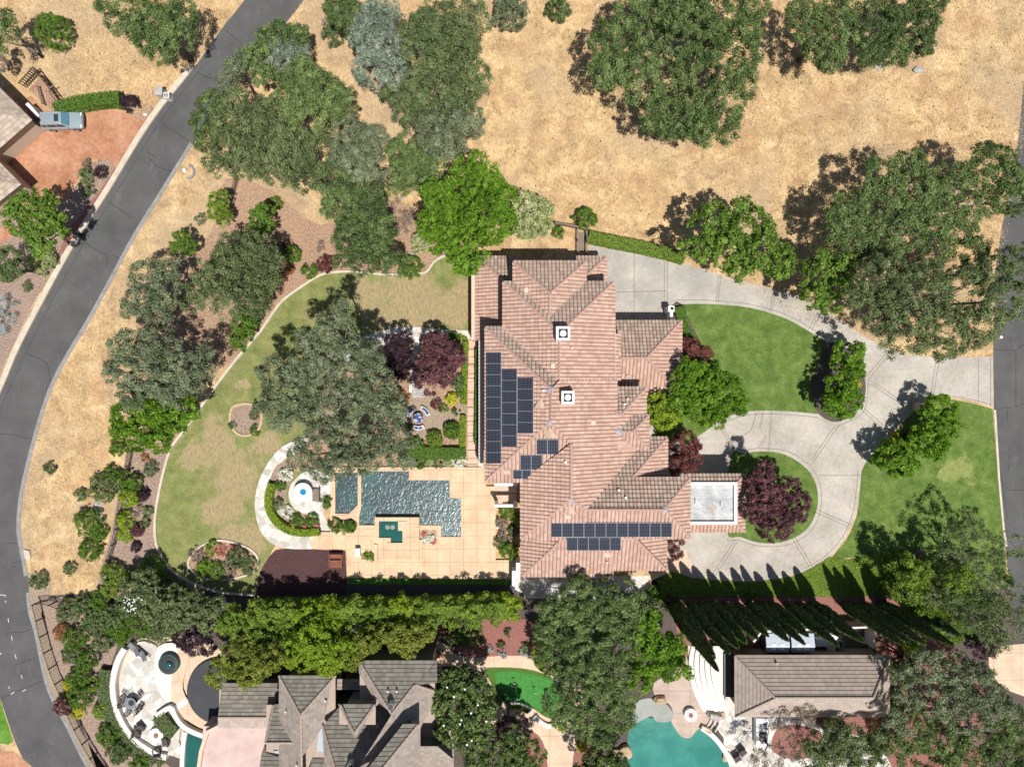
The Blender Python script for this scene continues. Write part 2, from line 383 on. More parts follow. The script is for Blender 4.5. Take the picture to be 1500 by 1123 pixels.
    v = t.n('ShaderNodeTexVoronoi', {'Vector': t.pos(), 'Scale': 7.0}, voronoi_dimensions='2D'); r = t.n('ShaderNodeSeparateColor', {0: v.outputs['Color']}).outputs[0]
    M['bluetile'] = t.done(t.ramp(r, [(0, (.012, .025, .12)), (.6, (.03, .06, .22)), (.85, (.30, .33, .42)), (1, (.62, .58, .52))]), .35)
    M['bluewater'] = plain('blue_bowl_water', (.02, .22, .42), .1, .1)
    M['potgreen'] = plain('dark_green_lid', (.03, .06, .055), .5, .15)
    M['cushion'] = plain('brown_cushion', (.09, .07, .07), .9)
    M['greyfab'] = plain('grey_fabric', (.20, .21, .23), .9)
    M['tarp'] = plain('charcoal_cover', (.055, .055, .062), .8, .15, .6)
    M['ember'] = plain('fire_pit_gravel', (.30, .13, .10), .9, .3, 20)
    # water
    def water(name, c1, c2, sc, st, rough=.06):
        t = NT(name); n1 = t.noise(sc, 3, .55, vec=t.scaled(1, .75, 1, .7), dist=.8); n2 = t.noise(sc*2.3, 2, .5, dist=.4)
        h = t.math('ADD', n1, t.math('MULTIPLY', n2, .35))
        col = t.ramp(t.noise(.35, 3), [(.4, c1), (.62, c2)])
        return t.done(col, rough, t.bump(h, 1.0, st), spec=.6)
    M['water'] = water('rippled_pool_water', (.030, .058, .062), (.034, .088, .088), 3.0, .040, .27)
    M['spawater'] = water('still_spa_water', (.015, .085, .075), (.02, .11, .095), 1.2, .004)
    M['lagoon'] = water('turquoise_pool_water', (.018, .17, .14), (.035, .23, .185), 1.6, .008)
    M['shelf'] = water('shallow_shelf_water', (.24, .26, .23), (.32, .33, .29), 2, .003)
    # foliage: (leaf colours, dark ends deepened to imitate shade inside crowns)
    L = lambda k, a, b, c, tr=.25: M.__setitem__(k, leafmat('leaves_'+k, a, b, c, tr))
    L('oak', (.040, .068, .021), (.128, .190, .060), (.265, .340, .130), .2)
    L('greyoak', (.062, .084, .042), (.178, .216, .120), (.33, .37, .225), .2)
    L('darkoak', (.028, .050, .016), (.100, .152, .050), (.215, .285, .100), .14)
    L('olive', (.046, .070, .026), (.135, .178, .070), (.262, .31, .142), .2)
    L('maple', (.065, .120, .018), (.140, .235, .036), (.25, .37, .070), .3)
    L('vivid', (.055, .130, .010), (.140, .265, .022), (.27, .42, .055), .35)
    L('lime', (.13, .21, .018), (.26, .36, .032), (.40, .50, .06), .35)
    L('hedge', (.095, .165, .020), (.195, .285, .042), (.31, .40, .075), .3)
    L('goldhedge', (.115, .150, .024), (.225, .265, .045), (.36, .37, .08), .3)
    L('box', (0.050, 0.110, 0.013), (0.110, 0.204, 0.028), (0.187, 0.297, 0.050), 0.25)
    L('plum', (0.047, 0.024, 0.030), (0.135, 0.057, 0.068), (0.277, 0.128, 0.135), 0.2)
    L('redplum', (0.086, 0.025, 0.025), (0.172, 0.057, 0.052), (0.276, 0.127, 0.092), 0.2)
    L('darkplum', (0.022, 0.012, 0.019), (0.054, 0.029, 0.041), (0.126, 0.074, 0.094), 0.2)
    L('blue', (.085, .115, .080), (.215, .265, .195), (.39, .445, .345), .12)
    L('agave', (0.220, 0.260, 0.260), (0.340, 0.390, 0.390), (0.500, 0.540, 0.540), 0.1)
    L('cream', (0.200, 0.270, 0.080), (0.420, 0.450, 0.220), (0.660, 0.640, 0.420), 0.3)
    L('yellow', (0.300, 0.300, 0.020), (0.520, 0.500, 0.040), (0.720, 0.680, 0.100), 0.3)
    L('cypress', (.018, .036, .010), (.052, .088, .024), (.165, .215, .070), .1)  # light end raised to paint sunlit edges into the leaf colour
    L('magnolia', (0.042, 0.078, 0.022), (0.102, 0.156, 0.042), (0.228, 0.288, 0.096), 0.1)
    L('drybrush', (0.160, 0.120, 0.090), (0.280, 0.220, 0.170), (0.420, 0.350, 0.280), 0.1)
    L('rust', (0.200, 0.080, 0.030), (0.340, 0.150, 0.060), (0.500, 0.280, 0.120), 0.2)
    L('flower', (0.500, 0.100, 0.100), (0.650, 0.200, 0.200), (0.750, 0.500, 0.500), 0.2)
    L('whiteflower', (0.600, 0.600, 0.550), (0.750, 0.750, 0.700), (0.850, 0.850, 0.800), 0.2)
    M['core'] = plain('hedge_inner_twigs', (.028, .040, .014), .95, .2)
build_materials()
# ================================================================ ground, roads, paths (layered sheets)
M = MATS
g = MB(); g.prism([(-700, -700), (700, -700), (700, 700), (-700, 700)], None, 0); tag(g.build('ground', M['dry']), kind='structure')
def sh(name, pts, lv, mat, sm=0, **k): return sheet(name, pts, .004*lv, M[mat], sm, **k)
# mulch and soil beds
sh('garden_soil', [(330,262),(400,280),(470,330),(560,290),(640,330),(640,402),(520,402),(440,428),(395,470),(350,520),(300,560),(262,640),(246,668),(236,700),(228,760),(232,800),(250,835),(240,870),(170,880),(150,860),(148,830),(160,790),(170,740),(176,700),(190,660),(205,600),(200,480),(250,400),(310,340)], 1, 'mulch', 3)
sh('west_bed', [(192,655),(246,662),(238,700),(226,740),(222,790),(238,830),(262,850),(220,880),(150,870),(146,836),(160,790),(172,730),(180,690)], 2, 'pinkmulch', 3)
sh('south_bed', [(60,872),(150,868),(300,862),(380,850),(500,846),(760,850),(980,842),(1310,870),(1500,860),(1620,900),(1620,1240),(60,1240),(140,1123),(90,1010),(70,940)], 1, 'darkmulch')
sh('red_bark_bed', [(980,876),(1300,872),(1400,950),(1440,1010),(1440,1190),(1100,1190),(1110,1050),(1060,960),(1000,960)], 2, 'redmulch')
sh('red_bark_bed', [(650,915),(760,905),(800,930),(800,962),(735,960),(690,962),(665,950),(648,932)], 2, 'redmulch', 3)
sh('red_bark_bed', [(770,1080),(860,1050),(880,1190),(760,1190)], 2, 'redmulch', 2)
sh('slope_bed', [(62,880),(130,880),(175,930),(160,980),(172,1060),(250,1123),(270,1180),(170,1180),(120,1060),(88,1000),(70,930)], 2, 'pinkmulch', 2)
sh('verge_bed', [(-30,290),(60,300),(95,290),(140,240),(160,240),(170,246),(100,360),(45,450),(-2,552),(-30,600)], 2, 'pinkmulch')
sh('verge_mulch', [(145,232),(172,246),(100,372),(85,372),(118,300)], 3, 'redmulch')
# hillside asphalt road
L = smoothpath([(395,-60),(358,0),(325,42),(284,100),(222,180),(160,281),(125,335),(95,385),(60,450),(30,508),(8,560),(-14,610),(-35,680),(-48,760),(-48,850),(-38,920),(-18,980),(0,1022),(22,1085),(48,1140),(80,1200)], 4)
R = smoothpath([(480,-60),(445,0),(412,42),(370,90),(326,146),(284,210),(240,281),(200,345),(165,410),(132,470),(102,520),(80,562),(62,612),(45,675),(34,725),(30,775),(36,812),(41,843),(45,892),(54,925),(68,992),(80,1025),(100,1062),(128,1118),(175,1200)], 4)
sh('hillside_road', L + R[::-1], 3, 'asphalt')
m = MB(); ribbon(m, [(p[0]-3.5, p[1]-2) for p in L if 95 < p[1] < 615], .55, 0, .14); thing(m, 'kerb', M['kerb'], 'cream concrete kerb along the west edge of the curving hillside road', 'kerb')
m = MB(); ribbon(m, [(p[0]-3, p[1]) for p in R if 208 < p[1] < 850], .42, .006, .022); thing(m, 'gutter', M['gutter'], 'pale grey gutter strip along the dry grass edge of the curving road', 'gutter')
m = MB(); ribbon(m, [(p[0]-2, p[1]) for p in R if 860 < p[1] < 1200], .35, .006, .022); thing(m, 'gutter', M['gutter'], 'narrow gutter strip beside the wire fence at the lower left', 'gutter')
# verge gravel below the road
sh('road_verge', [(41,838),(75,850),(70,880),(60,885),(72,940),(88,1000),(118,1070),(160,1130),(200,1190),(165,1190),(126,1118),(98,1062),(70,1000),(55,930),(46,892)], 2, 'gravel', 2)
# cracks
cr = MB()
def crack(pts, w=.045, z=.017): ribbon(cr, pts, w, z-.003, z)
for p in ([(284,104),(300,112),(313,116)], [(236,182),(252,190),(268,201),(276,206)], [(218,230),(228,243),(240,248),(255,252)],
          [(160,296),(175,306),(186,313),(192,321)], [(124,355),(140,366),(155,373),(165,366)], [(155,373),(158,382),(156,392)], [(165,373),(174,379)], [(38,518),(56,524),(69,532),(72,545),(74,560)],
          [(0,635),(20,636),(42,642),(58,645)], [(10,795),(30,796)], [(18,825),(36,820)], [(17,926),(34,925),(46,921)], [(20,974),(40,967),(52,963)], [(0,1023),(22,1013),(45,1004),(64,996)], [(330,44),(350,60),(358,70)], [(214,222),(222,226),(228,230)]): crack(p)
lng = [((a[0]*.86+b[0]*.14), (a[1]*.86+b[1]*.14)) for a, b in zip(L, R) if 90 < a[1] < 620]; crack(lng, .03)
tag(cr.build('road_cracks', M['crack']), kind='structure')
wm = MB()
for p in ([(0,871),(8,871),(8,874)], [(9,879),(8,882)], [(12,905),(13,911)], [(17,931),(18,937)], [(22,958),(24,964)], [(31,988),(33,993)], [(33,1012),(38,1009)], [(0,955),(2,958)], [(13,1005),(14,1008)], [(16,1016),(21,1013)]): ribbon(wm, p, .05, .017, .021)
tag(wm.build('survey_marks', M['white']), kind='structure')
# east road
sh('east_road', [(1500,120),(1492,200),(1482,270),(1468,330),(1458,400),(1455,500),(1456,600),(1462,700),(1470,780),(1480,860),(1492,930),(1540,1040),(1700,1100),(1700,100)], 3, 'asphalt')
c2 = MB(); cr = c2
for p in ([(1454,512),(1487,513),(1500,504)], [(1488,513),(1488,596),(1462,599)], [(1476,600),(1476,616)], [(1478,655),(1479,668),(1477,687)], [(1471,712),(1480,718),(1500,717)], [(1488,596),(1500,590)], [(1466,690),(1470,720),(1476,760)]): crack(p)
tag(c2.build('road_cracks', M['crack']), kind='structure')
m = MB(); ribbon(m, [(1457,600),(1463,700),(1470,775),(1474,800)], .22, 0, .05); thing(m, 'kerb', M['kerb'], 'thin pale kerb between the green lawn and the east road', 'kerb')
# terracotta drive of the upper left house
sh('neighbour_driveway', [(-30,300),(-30,190),(45,140),(70,162),(105,170),(168,150),(200,152),(216,168),(222,176),(172,247),(158,240),(148,233),(132,236),(120,250),(112,266),(100,285),(85,298),(60,305),(30,300)], 4, 'terracotta', 0)
sh('neighbour_path', [(-30,360),(-30,345),(10,330),(22,334),(24,344),(5,354)], 4, 'terracotta')
sh('neighbour_driveway', [(-30,1030),(2,1100),(20,1100),(48,1123),(60,1180),(-30,1180)], 4, 'terracotta')
sh('neighbour_lawn', [(-30,1000),(0,1024),(19,1085),(12,1090),(-30,1082)], 4, 'kerbgrass')
sh('planting_strip', [(150,234),(168,243),(150,274),(130,300),(104,330),(108,300),(120,262),(130,242)], 5, 'pinkmulch', 2)
sh('planting_strip', [(180,152),(205,150),(228,160),(218,178),(205,174),(190,168)], 5, 'mulch', 2)
m = MB(); ribbon(m, [(107,168),(135,160),(172,149)], .3, 0, .8); thing(m, 'retaining_wall', M['whitestone'], 'low cream wall behind the parked car below a clipped hedge', 'wall')
# concrete driveway of the big house
sh('driveway', smoothpath([(862,353),(888,356),(960,374),(1010,388),(1060,404),(1110,418),(1160,430),(1200,450),(1240,475),(1275,498),(1310,514),(1350,521),(1400,523),(1454.5,522)], 3)
   + [(1455.5,597)] + smoothpath([(1453,596),(1415,585),(1370,581),(1345,595),(1318,622),(1296,645),(1276,668),(1264,690),(1259,720),(1254,752),(1238,788),(1212,818),(1180,836),(1140,847),(1100,851),(1055,851),(1015,846),(985,842)], 3) + [(955,860),(930,700),(930,560),(880,540)], 3, 'drive')
LAWNA = smoothpath([(985,446),(1020,445),(1053,446),(1100,451),(1150,466),(1190,488),(1212,502)], 3)+[(1214,512)]+smoothpath([(1200,530),(1190,558),(1192,582),(1200,603)], 3)+smoothpath([(1198,606),(1150,602),(1100,602),(1062,612),(1030,634),(1005,650)], 3)+[(960,640),(960,560)]
sh('front_lawn', LAWNA, 5, 'lawn')
sh('tree_island', smoothpath([(1212,502),(1238,508),(1256,525),(1266,550),(1268,575),(1262,592),(1250,606),(1225,618),(1200,607),(1190,582),(1188,558),(1200,530)], 3, True), 6, 'darkmulch')
ISL = [(1070,669),(1090,664),(1115,661),(1145,664),(1172,678),(1190,697),(1198,722),(1196,748),(1184,772),(1164,787),(1138,795),(1110,794),(1085,786),(1064,776)]
sh('lawn_island', smoothpath(ISL, 4, True), 5, 'lawn')
sh('side_lawn', smoothpath([(1262,690),(1272,672),(1300,645),(1330,612),(1362,583)], 3)+smoothpath([(1375,583),(1400,586),(1430,592),(1454,599)], 3)+[(1461,690),(1470,780),(1476,860),(1400,865),(1330,840)]+smoothpath([(1262,815),(1222,818),(1222,812),(1240,790),(1255,755),(1260,715)], 3), 5, 'lawn')
sh('ground_cover_bank', [(955,850),(985,836),(1015,846),(1055,851),(1110,851),(1160,844),(1190,832),(1215,815),(1240,819),(1262,817),(1290,810),(1320,802),(1345,830),(1345,868),(1240,872),(1100,872),(985,875),(955,880)], 6, 'limeg')
sh('yard_path', [(985,447),(998,445),(1010,470),(1024,500),(1010,520),(985,500)], 6, 'darkmulch', 2)
jt = MB()
def joint(p, w=.055): ribbon(jt, p, w, .012, .0155)
for a in ([(929,366),(929,470)], [(973,378),(973,445)], [(977.5,379),(977.5,446)], [(898,428),(976,426)], [(1053,402),(1049,441)], [(1056,403),(1052,442)], [(1134,423),(1127,456)], [(1137,425),(1130,457)],
          [(1199,456),(1184,483)], [(1203,458),(1188,485)], [(1264,500),(1252,510)], [(1300,515),(1269,552)], [(1304,517),(1272,555)], [(1372,522),(1363,580)], [(1376,522),(1367,580)], [(1433,523),(1433,591)], [(1451,523),(1451,595)],
          [(1275,562),(1325,595)], [(1279,560),(1329,592)], [(1262,600),(1297,631)], [(1265,597),(1300,628)], [(1224,622),(1188,674)], [(1228,624),(1191,677)], [(1199,696),(1262,696)], [(1197,746),(1246,768)], [(1195,750),(1244,772)],
          [(1165,787),(1189,828)], [(1161,789),(1185,830)], [(1077,790),(1043,842)], [(1081,792),(1047,843)], [(1050,617),(1077,664)], [(1053,615),(1080,662)], [(1130,602),(1126,660)], [(1118,602),(1113,628),(1122,640),(1110,656)],
          [(1108,605),(1100,630),(1085,640)]): joint(a)
joint([(p[0]+(4.5 if p[0] > 1131 else -3)*1.0, p[1]+(-4.5 if p[1] < 729 else 4.5)) for p in smoothpath(ISL, 4, True)][:52])
joint(smoothpath([(985,440),(1020,439),(1053,441),(1101,446),(1152,461),(1192,483),(1217,500)], 3))
joint(smoothpath([(1062,617),(1100,607),(1150,607),(1198,611)], 3))
joint(smoothpath([(1257,690),(1254,720),(1249,752),(1234,786),(1208,815),(1178,832)], 3))
joint(smoothpath([(1272,555),(1268,596),(1254,612),(1226,624)], 3)); joint(smoothpath([(1378,578),(1402,581),(1432,587),(1452,592)], 3))
tag(jt.build('driveway_joints', M['joint']), kind='structure')
# west lawn
WL = smoothpath([(690,372),(655,374),(636,384),(624,399),(600,402),(560,402),(520,398),(490,399),(470,403),(445,418),(415,440),(398,462),(380,488),(352,520),(322,558),(298,592),(272,628),(252,655),(242,685),(234,720),(228,760),(230,795),(242,822),(262,842),(300,860),(335,868),(372,870)], 3)
sh('west_lawn', WL + [(378,848),(400,804),(470,700),(560,500),(690,500)], 4, 'westlawn')
m = MB(); ribbon(m, WL[2:], .24, 0, .22); thing(m, 'stone_edging', M['kerb'], 'long curved stone edging round the half dry west lawn', 'edging')
# stepping terrace between pavers and garden
sh('courtyard_soil', [(455,640),(470,560),(520,500),(560,488),(688,496),(684,684),(484,690),(425,690),(400,700),(400,660)], 5, 'mulch')
sh('courtyard_gravel', smoothpath([(598,578),(625,575),(645,580),(655,600),(683,592),(683,606),(668,612),(650,625),(632,640),(610,645),(590,640),(588,600)], 3, True), 6, 'gravel')
sh('flagstone_path', smoothpath([(470,530),(500,506),(540,490),(575,480),(600,478),(640,482),(692,484)], 3)+[(692,497)]+smoothpath([(660,493),(630,489),(605,493),(575,500),(545,512),(515,530),(490,560)], 3), 6, 'flag')
sh('flagstone_walk', [(606,492),(614,492),(612,560),(604,575),(599,575)], 6, 'flag')
sh('flagstone_walk', smoothpath([(452,640),(425,648),(405,662),(388,685),(377,712),(373,740),(378,768),(390,789),(407,800),(430,804)], 4)+[(457,804),(457,784)]+smoothpath([(440,784),(425,780),(408,770),(396,752),(391,730),(393,708),(402,688),(415,675),(450,655)], 4), 6, 'flag')
sh('round_patio', smoothpath([(432,702),(424,715),(423,728),(428,742),(440,750),(458,756),(468,766),(471,780),(483,780),(479,765),(474,748),(475,735),(484,722),(484,690),(450,690)], 3, True), 7, 'flag')
sh('flower_bed', smoothpath([(400,690),(412,678),(430,690),(428,705),(420,718),(420,735),(428,747),(450,757),(463,765),(469,778),(440,780),(415,772),(398,752),(394,730),(395,708)], 3, True), 7, 'pinkmulch')
sh('chip_area', [(378,850),(381,838),(387,826),(395,814),(404,805),(420,803),(506,806),(508,846),(506,870),(374,872)], 5, 'playchips')
sh('shade_grass', [(508,846),(757,848),(757,856),(508,855)], 3, 'kerbgrass')
# lower property paths
sh('tan_path', smoothpath([(640,936),(652,944),(664,956),(690,963),(735,960),(800,962),(830,975),(860,1000)], 3)+[(850,1040),(830,1060),(800,1068)]+smoothpath([(770,1050),(735,1044),(718,1018),(708,990),(690,978),(655,975),(640,978)], 3), 4, 'pathconc')
sh('tan_path', smoothpath([(728,1036),(770,1042),(800,1055),(830,1055),(848,1048),(846,1080),(838,1123),(845,1190),(810,1190),(800,1100),(780,1070),(740,1062),(715,1075),(690,1060)], 3, True), 5, 'pathconc')
sh('fringe_lawn', smoothpath([(712,980),(722,977),(760,978),(790,984),(818,1000),(830,1030),(825,1052),(800,1050),(778,1036),(745,1032),(730,1015),(716,995)], 3, True), 6, 'fringe')
sh('putting_green', smoothpath([(728,984),(760,984),(790,990),(812,1000),(824,1022),(820,1048),(800,1046),(780,1034),(748,1030),(733,1012),(726,995)], 3, True), 7, 'turf')
sh('entry_court', [(748,825),(762,825),(762,843),(980,843),(962,880),(768,876),(766,868),(748,862)], 5, 'flag')
sh('entry_walk', [(950,842),(985,812),(1004,805),(1016,830),(985,842),(968,878),(945,872)], 6, 'pathconc')
# pool house terrace
sh('white_terrace', [(1008,945),(1062,950),(1100,958),(1110,1050),(1180,1050),(1210,1062),(1230,1072),(1265,1078),(1290,1090),(1310,1130),(1300,1200),(1060,1200),(1060,1080),(1030,1040),(1010,1000)], 3, 'flag')
sh('red_bark_bed', smoothpath([(1135,1072),(1150,1062),(1175,1062),(1200,1070),(1205,1085),(1190,1105),(1170,1112),(1145,1108),(1130,1095)], 3, True), 4, 'redmulch')
sh('pool_terrace', smoothpath([(958,1000),(985,985),(1005,960),(1012,1000),(1030,1035),(1050,1058),(1030,1066),(1022,1080),(1000,1082),(985,1072),(982,1052),(986,1045),(980,1030),(962,1025)], 3, True), 5, 'taupe')
sh('lower_left_patio', [(160,1000),(180,950),(205,935),(300,930),(330,960),(325,1040),(320,1063),(300,1100),(262,1110),(200,1085),(165,1040)], 3, 'pathconc')
sh('east_path', [(1448,958),(1470,945),(1530,950),(1530,1020),(1480,1012),(1455,990)], 4, 'pathconc', 2)
# ================================================================ roofs and houses
def plane(d, e, ze, k):
    p = W(e, e, ze); s = mpp(ze)
    return (d, (e-750)*s if d in 'WE' else -(e-561.5)*s, ze, k)
def on(pl, u, v, up=0.0):
    d, X, ze, k = pl; a = (u-750)/F; c = -(v-561.5)/F
    z = {'W': lambda: (ze+k*(a*H-X))/(1+k*a), 'E': lambda: (ze+k*(X-a*H))/(1-k*a), 'N': lambda: (ze+k*(X-c*H))/(1-k*c), 'S': lambda: (ze+k*(c*H-X))/(1+k*c)}[d]()
    q = W(u, v, z); q.z += up; return q
AX = {'W': Vector((0, -1, 0)), 'E': Vector((0, 1, 0)), 'N': Vector((-1, 0, 0)), 'S': Vector((1, 0, 0))}
def tile_face(P, a, mode, rng):
    """tiled roof plane clipped to the convex polygon P (world points); a = direction along the eave"""
    a = Vector(a).normalized(); n = None
    n = (P[1]-P[0]).cross(P[2]-P[0]); n.normalize()
    if n.z < 0: n = -n
    a = (a - n*a.dot(n)).normalized(); b = n.cross(a)
    if b.z < 0: b = -b; 
    o = P[0]; A = [(p-o).dot(a) for p in P]; B = [(p-o).dot(b) for p in P]
    if mode == 'barrel': pw, q, lip = .36, .42, .12; prof = [(0, 0), (.04, .06), (.12, .085), (.22, .085), (.295, .06), (.33, 0)]
    else: pw, q, lip = .34, .38, .045; prof = [(0, .0), (.32, .0)]
    b0 = math.floor(min(B)/q)*q; a0 = math.floor(min(A)/pw)*pw
    nr = int((max(B)-b0)/q)+1; nc = int((max(A)-a0)/pw)+1
    xs = []; hs = []
    for i in range(nc):
        for x, h in prof: xs.append(a0+i*pw+x); hs.append(h)
    xs.append(a0+nc*pw); hs.append(0)
    ys = []; ls = []
    for j in range(nr): ys += [b0+j*q, b0+(j+1)*q-.02]; ls += [lip, 0]
    bm = bmesh.new(); lay = bm.faces.layers.float.new('rnd')
    V = [[bm.verts.new(o + a*x + b*y + n*(h+l)) for x, h in zip(xs, hs)] for y, l in zip(ys, ls)]
    np_ = len(prof); rnds = rng.random((nr, nc+1))
    for j in range(len(ys)-1):
        riser = j % 2 == 1
        for i in range(len(xs)-1):
            f = bm.faces.new((V[j][i], V[j][i+1], V[j+1][i+1], V[j+1][i]))
            f[lay] = float(rnds[j//2][min(i//np_, nc)])
            groove = (i % np_ == np_-1)
            f.material_index = 1 if ((riser and mode != 'barrel') or (groove and mode == 'barrel')) else 0
    cen = sum(P, Vector())/len(P)
    for i in range(len(P)):
        p, r = P[i], P[(i+1) % len(P)]; e = r-p; nn = e.cross(n); 
        if nn.length < 1e-4: continue
        if nn.dot(cen-p) > 0: nn = -nn
        bmesh.ops.bisect_plane(bm, geom=bm.verts[:]+bm.edges[:]+bm.faces[:], plane_co=p+nn.normalized()*.04, plane_no=nn, clear_outer=True)
    bm.normal_update()
    for f in bm.faces[:20]:
        if f.normal.z < 0: bmesh.ops.reverse_faces(bm, faces=bm.faces[:]); break
    return bm
RNG = np.random.default_rng(5)
def roof(parent, name, faces, mode, mats, label=None):
    """faces: list of (plane, [px polygon]) -> one roof mesh"""
    bm = bmesh.new(); bm.faces.layers.float.new('rnd'); org = parent.location
    me = bpy.data.meshes.new(name)
    for pl, poly in faces:
        P = [on(pl, u, v) for u, v in poly]
        b = tile_face(P, AX[pl[0]], mode, RNG)
        if len(mats) > 2 and pl[0] == 'N':  # north slopes take the darker copy with shade painted into its colour
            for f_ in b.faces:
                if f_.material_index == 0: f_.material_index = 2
        tmp = bpy.data.meshes.new('tmp'); b.to_mesh(tmp); b.free(); bm.from_mesh(tmp); bpy.data.meshes.remove(tmp)
    bmesh.ops.translate(bm, verts=bm.verts[:], vec=-org); bm.to_mesh(me); bm.free()
    o = link(name, me, mats, parent)
    if label: o['label'] = label
    return o
def caps(parent, lines, mat, r=.13, up=.10):
    for (p1, a, b) in lines:
        m = MB()
        pa = on(p1, *a, up); pb = on(p1, *b, up); L = (pb-pa).length; n = max(1, int(L/.42))
        for i in range(n):
            m.tube([pa.lerp(pb, i/n), pa.lerp(pb, (i+1.08)/n)], [r*1.12, r*.9], 7)
        m.build('roof_ridge', mat, parent)
def slab(parent, u0, v0, u1, v1, ze, mat_w, inset=.7, th=.22, fascia=None, wall=True, z0=0):
    a, b = W(u0, v1, ze), W(u1, v0, ze)
    m = MB(); m.box(a.x+.06, a.y+.06, ze-th, b.x-.06, b.y-.06, ze-.03); m.build('eaves', fascia or M['stuccolite'], parent)
    if wall:
        m = MB(); m.box(a.x+inset, a.y+inset, z0, b.x-inset, b.y-inset, ze-th-.002); m.build('wall', mat_w, parent)
def solar(parent, pl, u0, v0, u1, v1, up=.27, nu=6, nv=10):
    q = [on(pl, u0, v1, up), on(pl, u1, v1, up), on(pl, u1, v0, up), on(pl, u0, v0, up)]
    org = parent.location; n = (q[1]-q[0]).cross(q[2]-q[0]).normalized(); c = sum(q, Vector())/4
    q2 = [c+(p-c)*.965 for p in q]
    me = bpy.data.meshes.new('solar_panel')
    vs = [p-org for p in q] + [p-org-n*.05 for p in q] + [p-org+n*.006 for p in q2]
    me.from_pydata([tuple(p) for p in vs], [], [(0,1,2,3),(0,4,5,1),(1,5,6,2),(2,6,7,3),(3,7,4,0),(8,9,10,11)])
    uv = me.uv_layers.new(name='UVMap'); li = 5*4
    for k, t in enumerate(((0, 0), (1, 0), (1, 1), (0, 1))): uv.data[li+k].uv = (t if nu == 6 else (t[1], t[0]))
    me.polygons.foreach_set('material_index', [0]*5+[1]); me.update()
    link('solar_panel', me, [M['alu'], M['solar']], parent)
K = .5; ZU = 6.8
house = empty('tile_roofed_house', (0.5, -3, 0), 'sprawling big house with pink terracotta tile roofs and solar panels', 'house')
W1 = plane('W', 737, ZU, K); E1 = plane('E', 900, ZU, K); N1 = plane('N', 412, ZU, K)
Wn = plane('W', 752, ZU, K); En = plane('E', 858, ZU, K); Nn = plane('N', 383, ZU, K)
W2 = plane('W', 711, ZU, K); N2 = plane('N', 479, ZU, K); S2 = plane('S', 705, ZU, K); E2 = plane('E', 903, ZU, K)
W3 = plane('W', 763, ZU, K); S3 = plane('S', 788, ZU, K); NB = plane('N', 699, ZU, K); EB = plane('E', 1010, ZU, K)
zC = on(NB, 977, 640).z; EC = plane('E', 977, zC, K); zL = on(S3, 800, 843).z
WL_ = plane('W', 763, zL, K); EL = plane('E', 976, zL, K)
ZP = 5.95; P2N = plane('N', 607, ZP, K); P2E = plane('E', 950, ZP, K); P2S = plane('S', 657, ZP, K)
P1N = plane('N', 567, 5.8, K); P1E = plane('E', 946, 5.8, K)
ZG = 3.0; GN = plane('N', 470, ZG, K); GE = plane('E', 998, ZG, K); GS = plane('S', 580, ZG, K); GX = plane('E', 908, 4.8, K)
LW = plane('W', 696, ZG, K); LN = plane('N', 375, ZG, K); RN = plane('N', 376, ZG, K); RE = plane('E', 888, ZG, K)
ZQ = 4.0; QN = plane('N', 694, ZQ, K); QE = plane('E', 1090, ZQ, K); QS = plane('S', 778, ZQ, K)
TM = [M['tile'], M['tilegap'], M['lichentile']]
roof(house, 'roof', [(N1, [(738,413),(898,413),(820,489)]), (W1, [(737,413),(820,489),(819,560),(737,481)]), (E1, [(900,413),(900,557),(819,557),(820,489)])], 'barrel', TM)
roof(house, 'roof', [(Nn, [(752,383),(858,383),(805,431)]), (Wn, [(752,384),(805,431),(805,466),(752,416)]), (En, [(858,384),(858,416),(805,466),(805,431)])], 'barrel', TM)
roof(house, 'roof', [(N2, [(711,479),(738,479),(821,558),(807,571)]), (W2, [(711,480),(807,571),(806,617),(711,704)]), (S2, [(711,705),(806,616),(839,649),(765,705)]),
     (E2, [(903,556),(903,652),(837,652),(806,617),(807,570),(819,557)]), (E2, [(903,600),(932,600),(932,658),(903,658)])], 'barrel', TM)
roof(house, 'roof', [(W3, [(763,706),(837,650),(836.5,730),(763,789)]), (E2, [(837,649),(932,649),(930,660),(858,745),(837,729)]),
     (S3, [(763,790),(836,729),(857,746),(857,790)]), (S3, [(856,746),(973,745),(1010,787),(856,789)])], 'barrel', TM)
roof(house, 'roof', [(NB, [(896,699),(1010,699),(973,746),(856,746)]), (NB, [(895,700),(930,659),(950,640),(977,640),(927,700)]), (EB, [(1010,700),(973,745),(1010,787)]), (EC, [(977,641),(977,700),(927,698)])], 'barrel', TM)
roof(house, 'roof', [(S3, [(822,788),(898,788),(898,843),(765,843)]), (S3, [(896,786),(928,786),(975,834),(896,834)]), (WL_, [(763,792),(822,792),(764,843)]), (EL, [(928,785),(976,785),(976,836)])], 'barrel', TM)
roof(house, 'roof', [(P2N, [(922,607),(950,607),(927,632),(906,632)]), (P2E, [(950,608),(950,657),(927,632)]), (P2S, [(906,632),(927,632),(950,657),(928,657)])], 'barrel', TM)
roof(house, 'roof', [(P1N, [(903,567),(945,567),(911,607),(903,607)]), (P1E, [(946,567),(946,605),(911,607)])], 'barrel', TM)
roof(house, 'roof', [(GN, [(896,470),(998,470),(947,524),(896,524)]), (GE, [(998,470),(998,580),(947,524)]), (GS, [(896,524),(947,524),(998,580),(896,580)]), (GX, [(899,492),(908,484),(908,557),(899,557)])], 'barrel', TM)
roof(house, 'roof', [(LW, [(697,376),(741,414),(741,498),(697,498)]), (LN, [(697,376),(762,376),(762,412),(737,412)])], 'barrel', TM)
roof(house, 'roof', [(RN, [(840,376),(888,376),(858,404),(840,404)]), (RE, [(888,377),(888,416),(856,416),(858,404)])], 'barrel', TM)
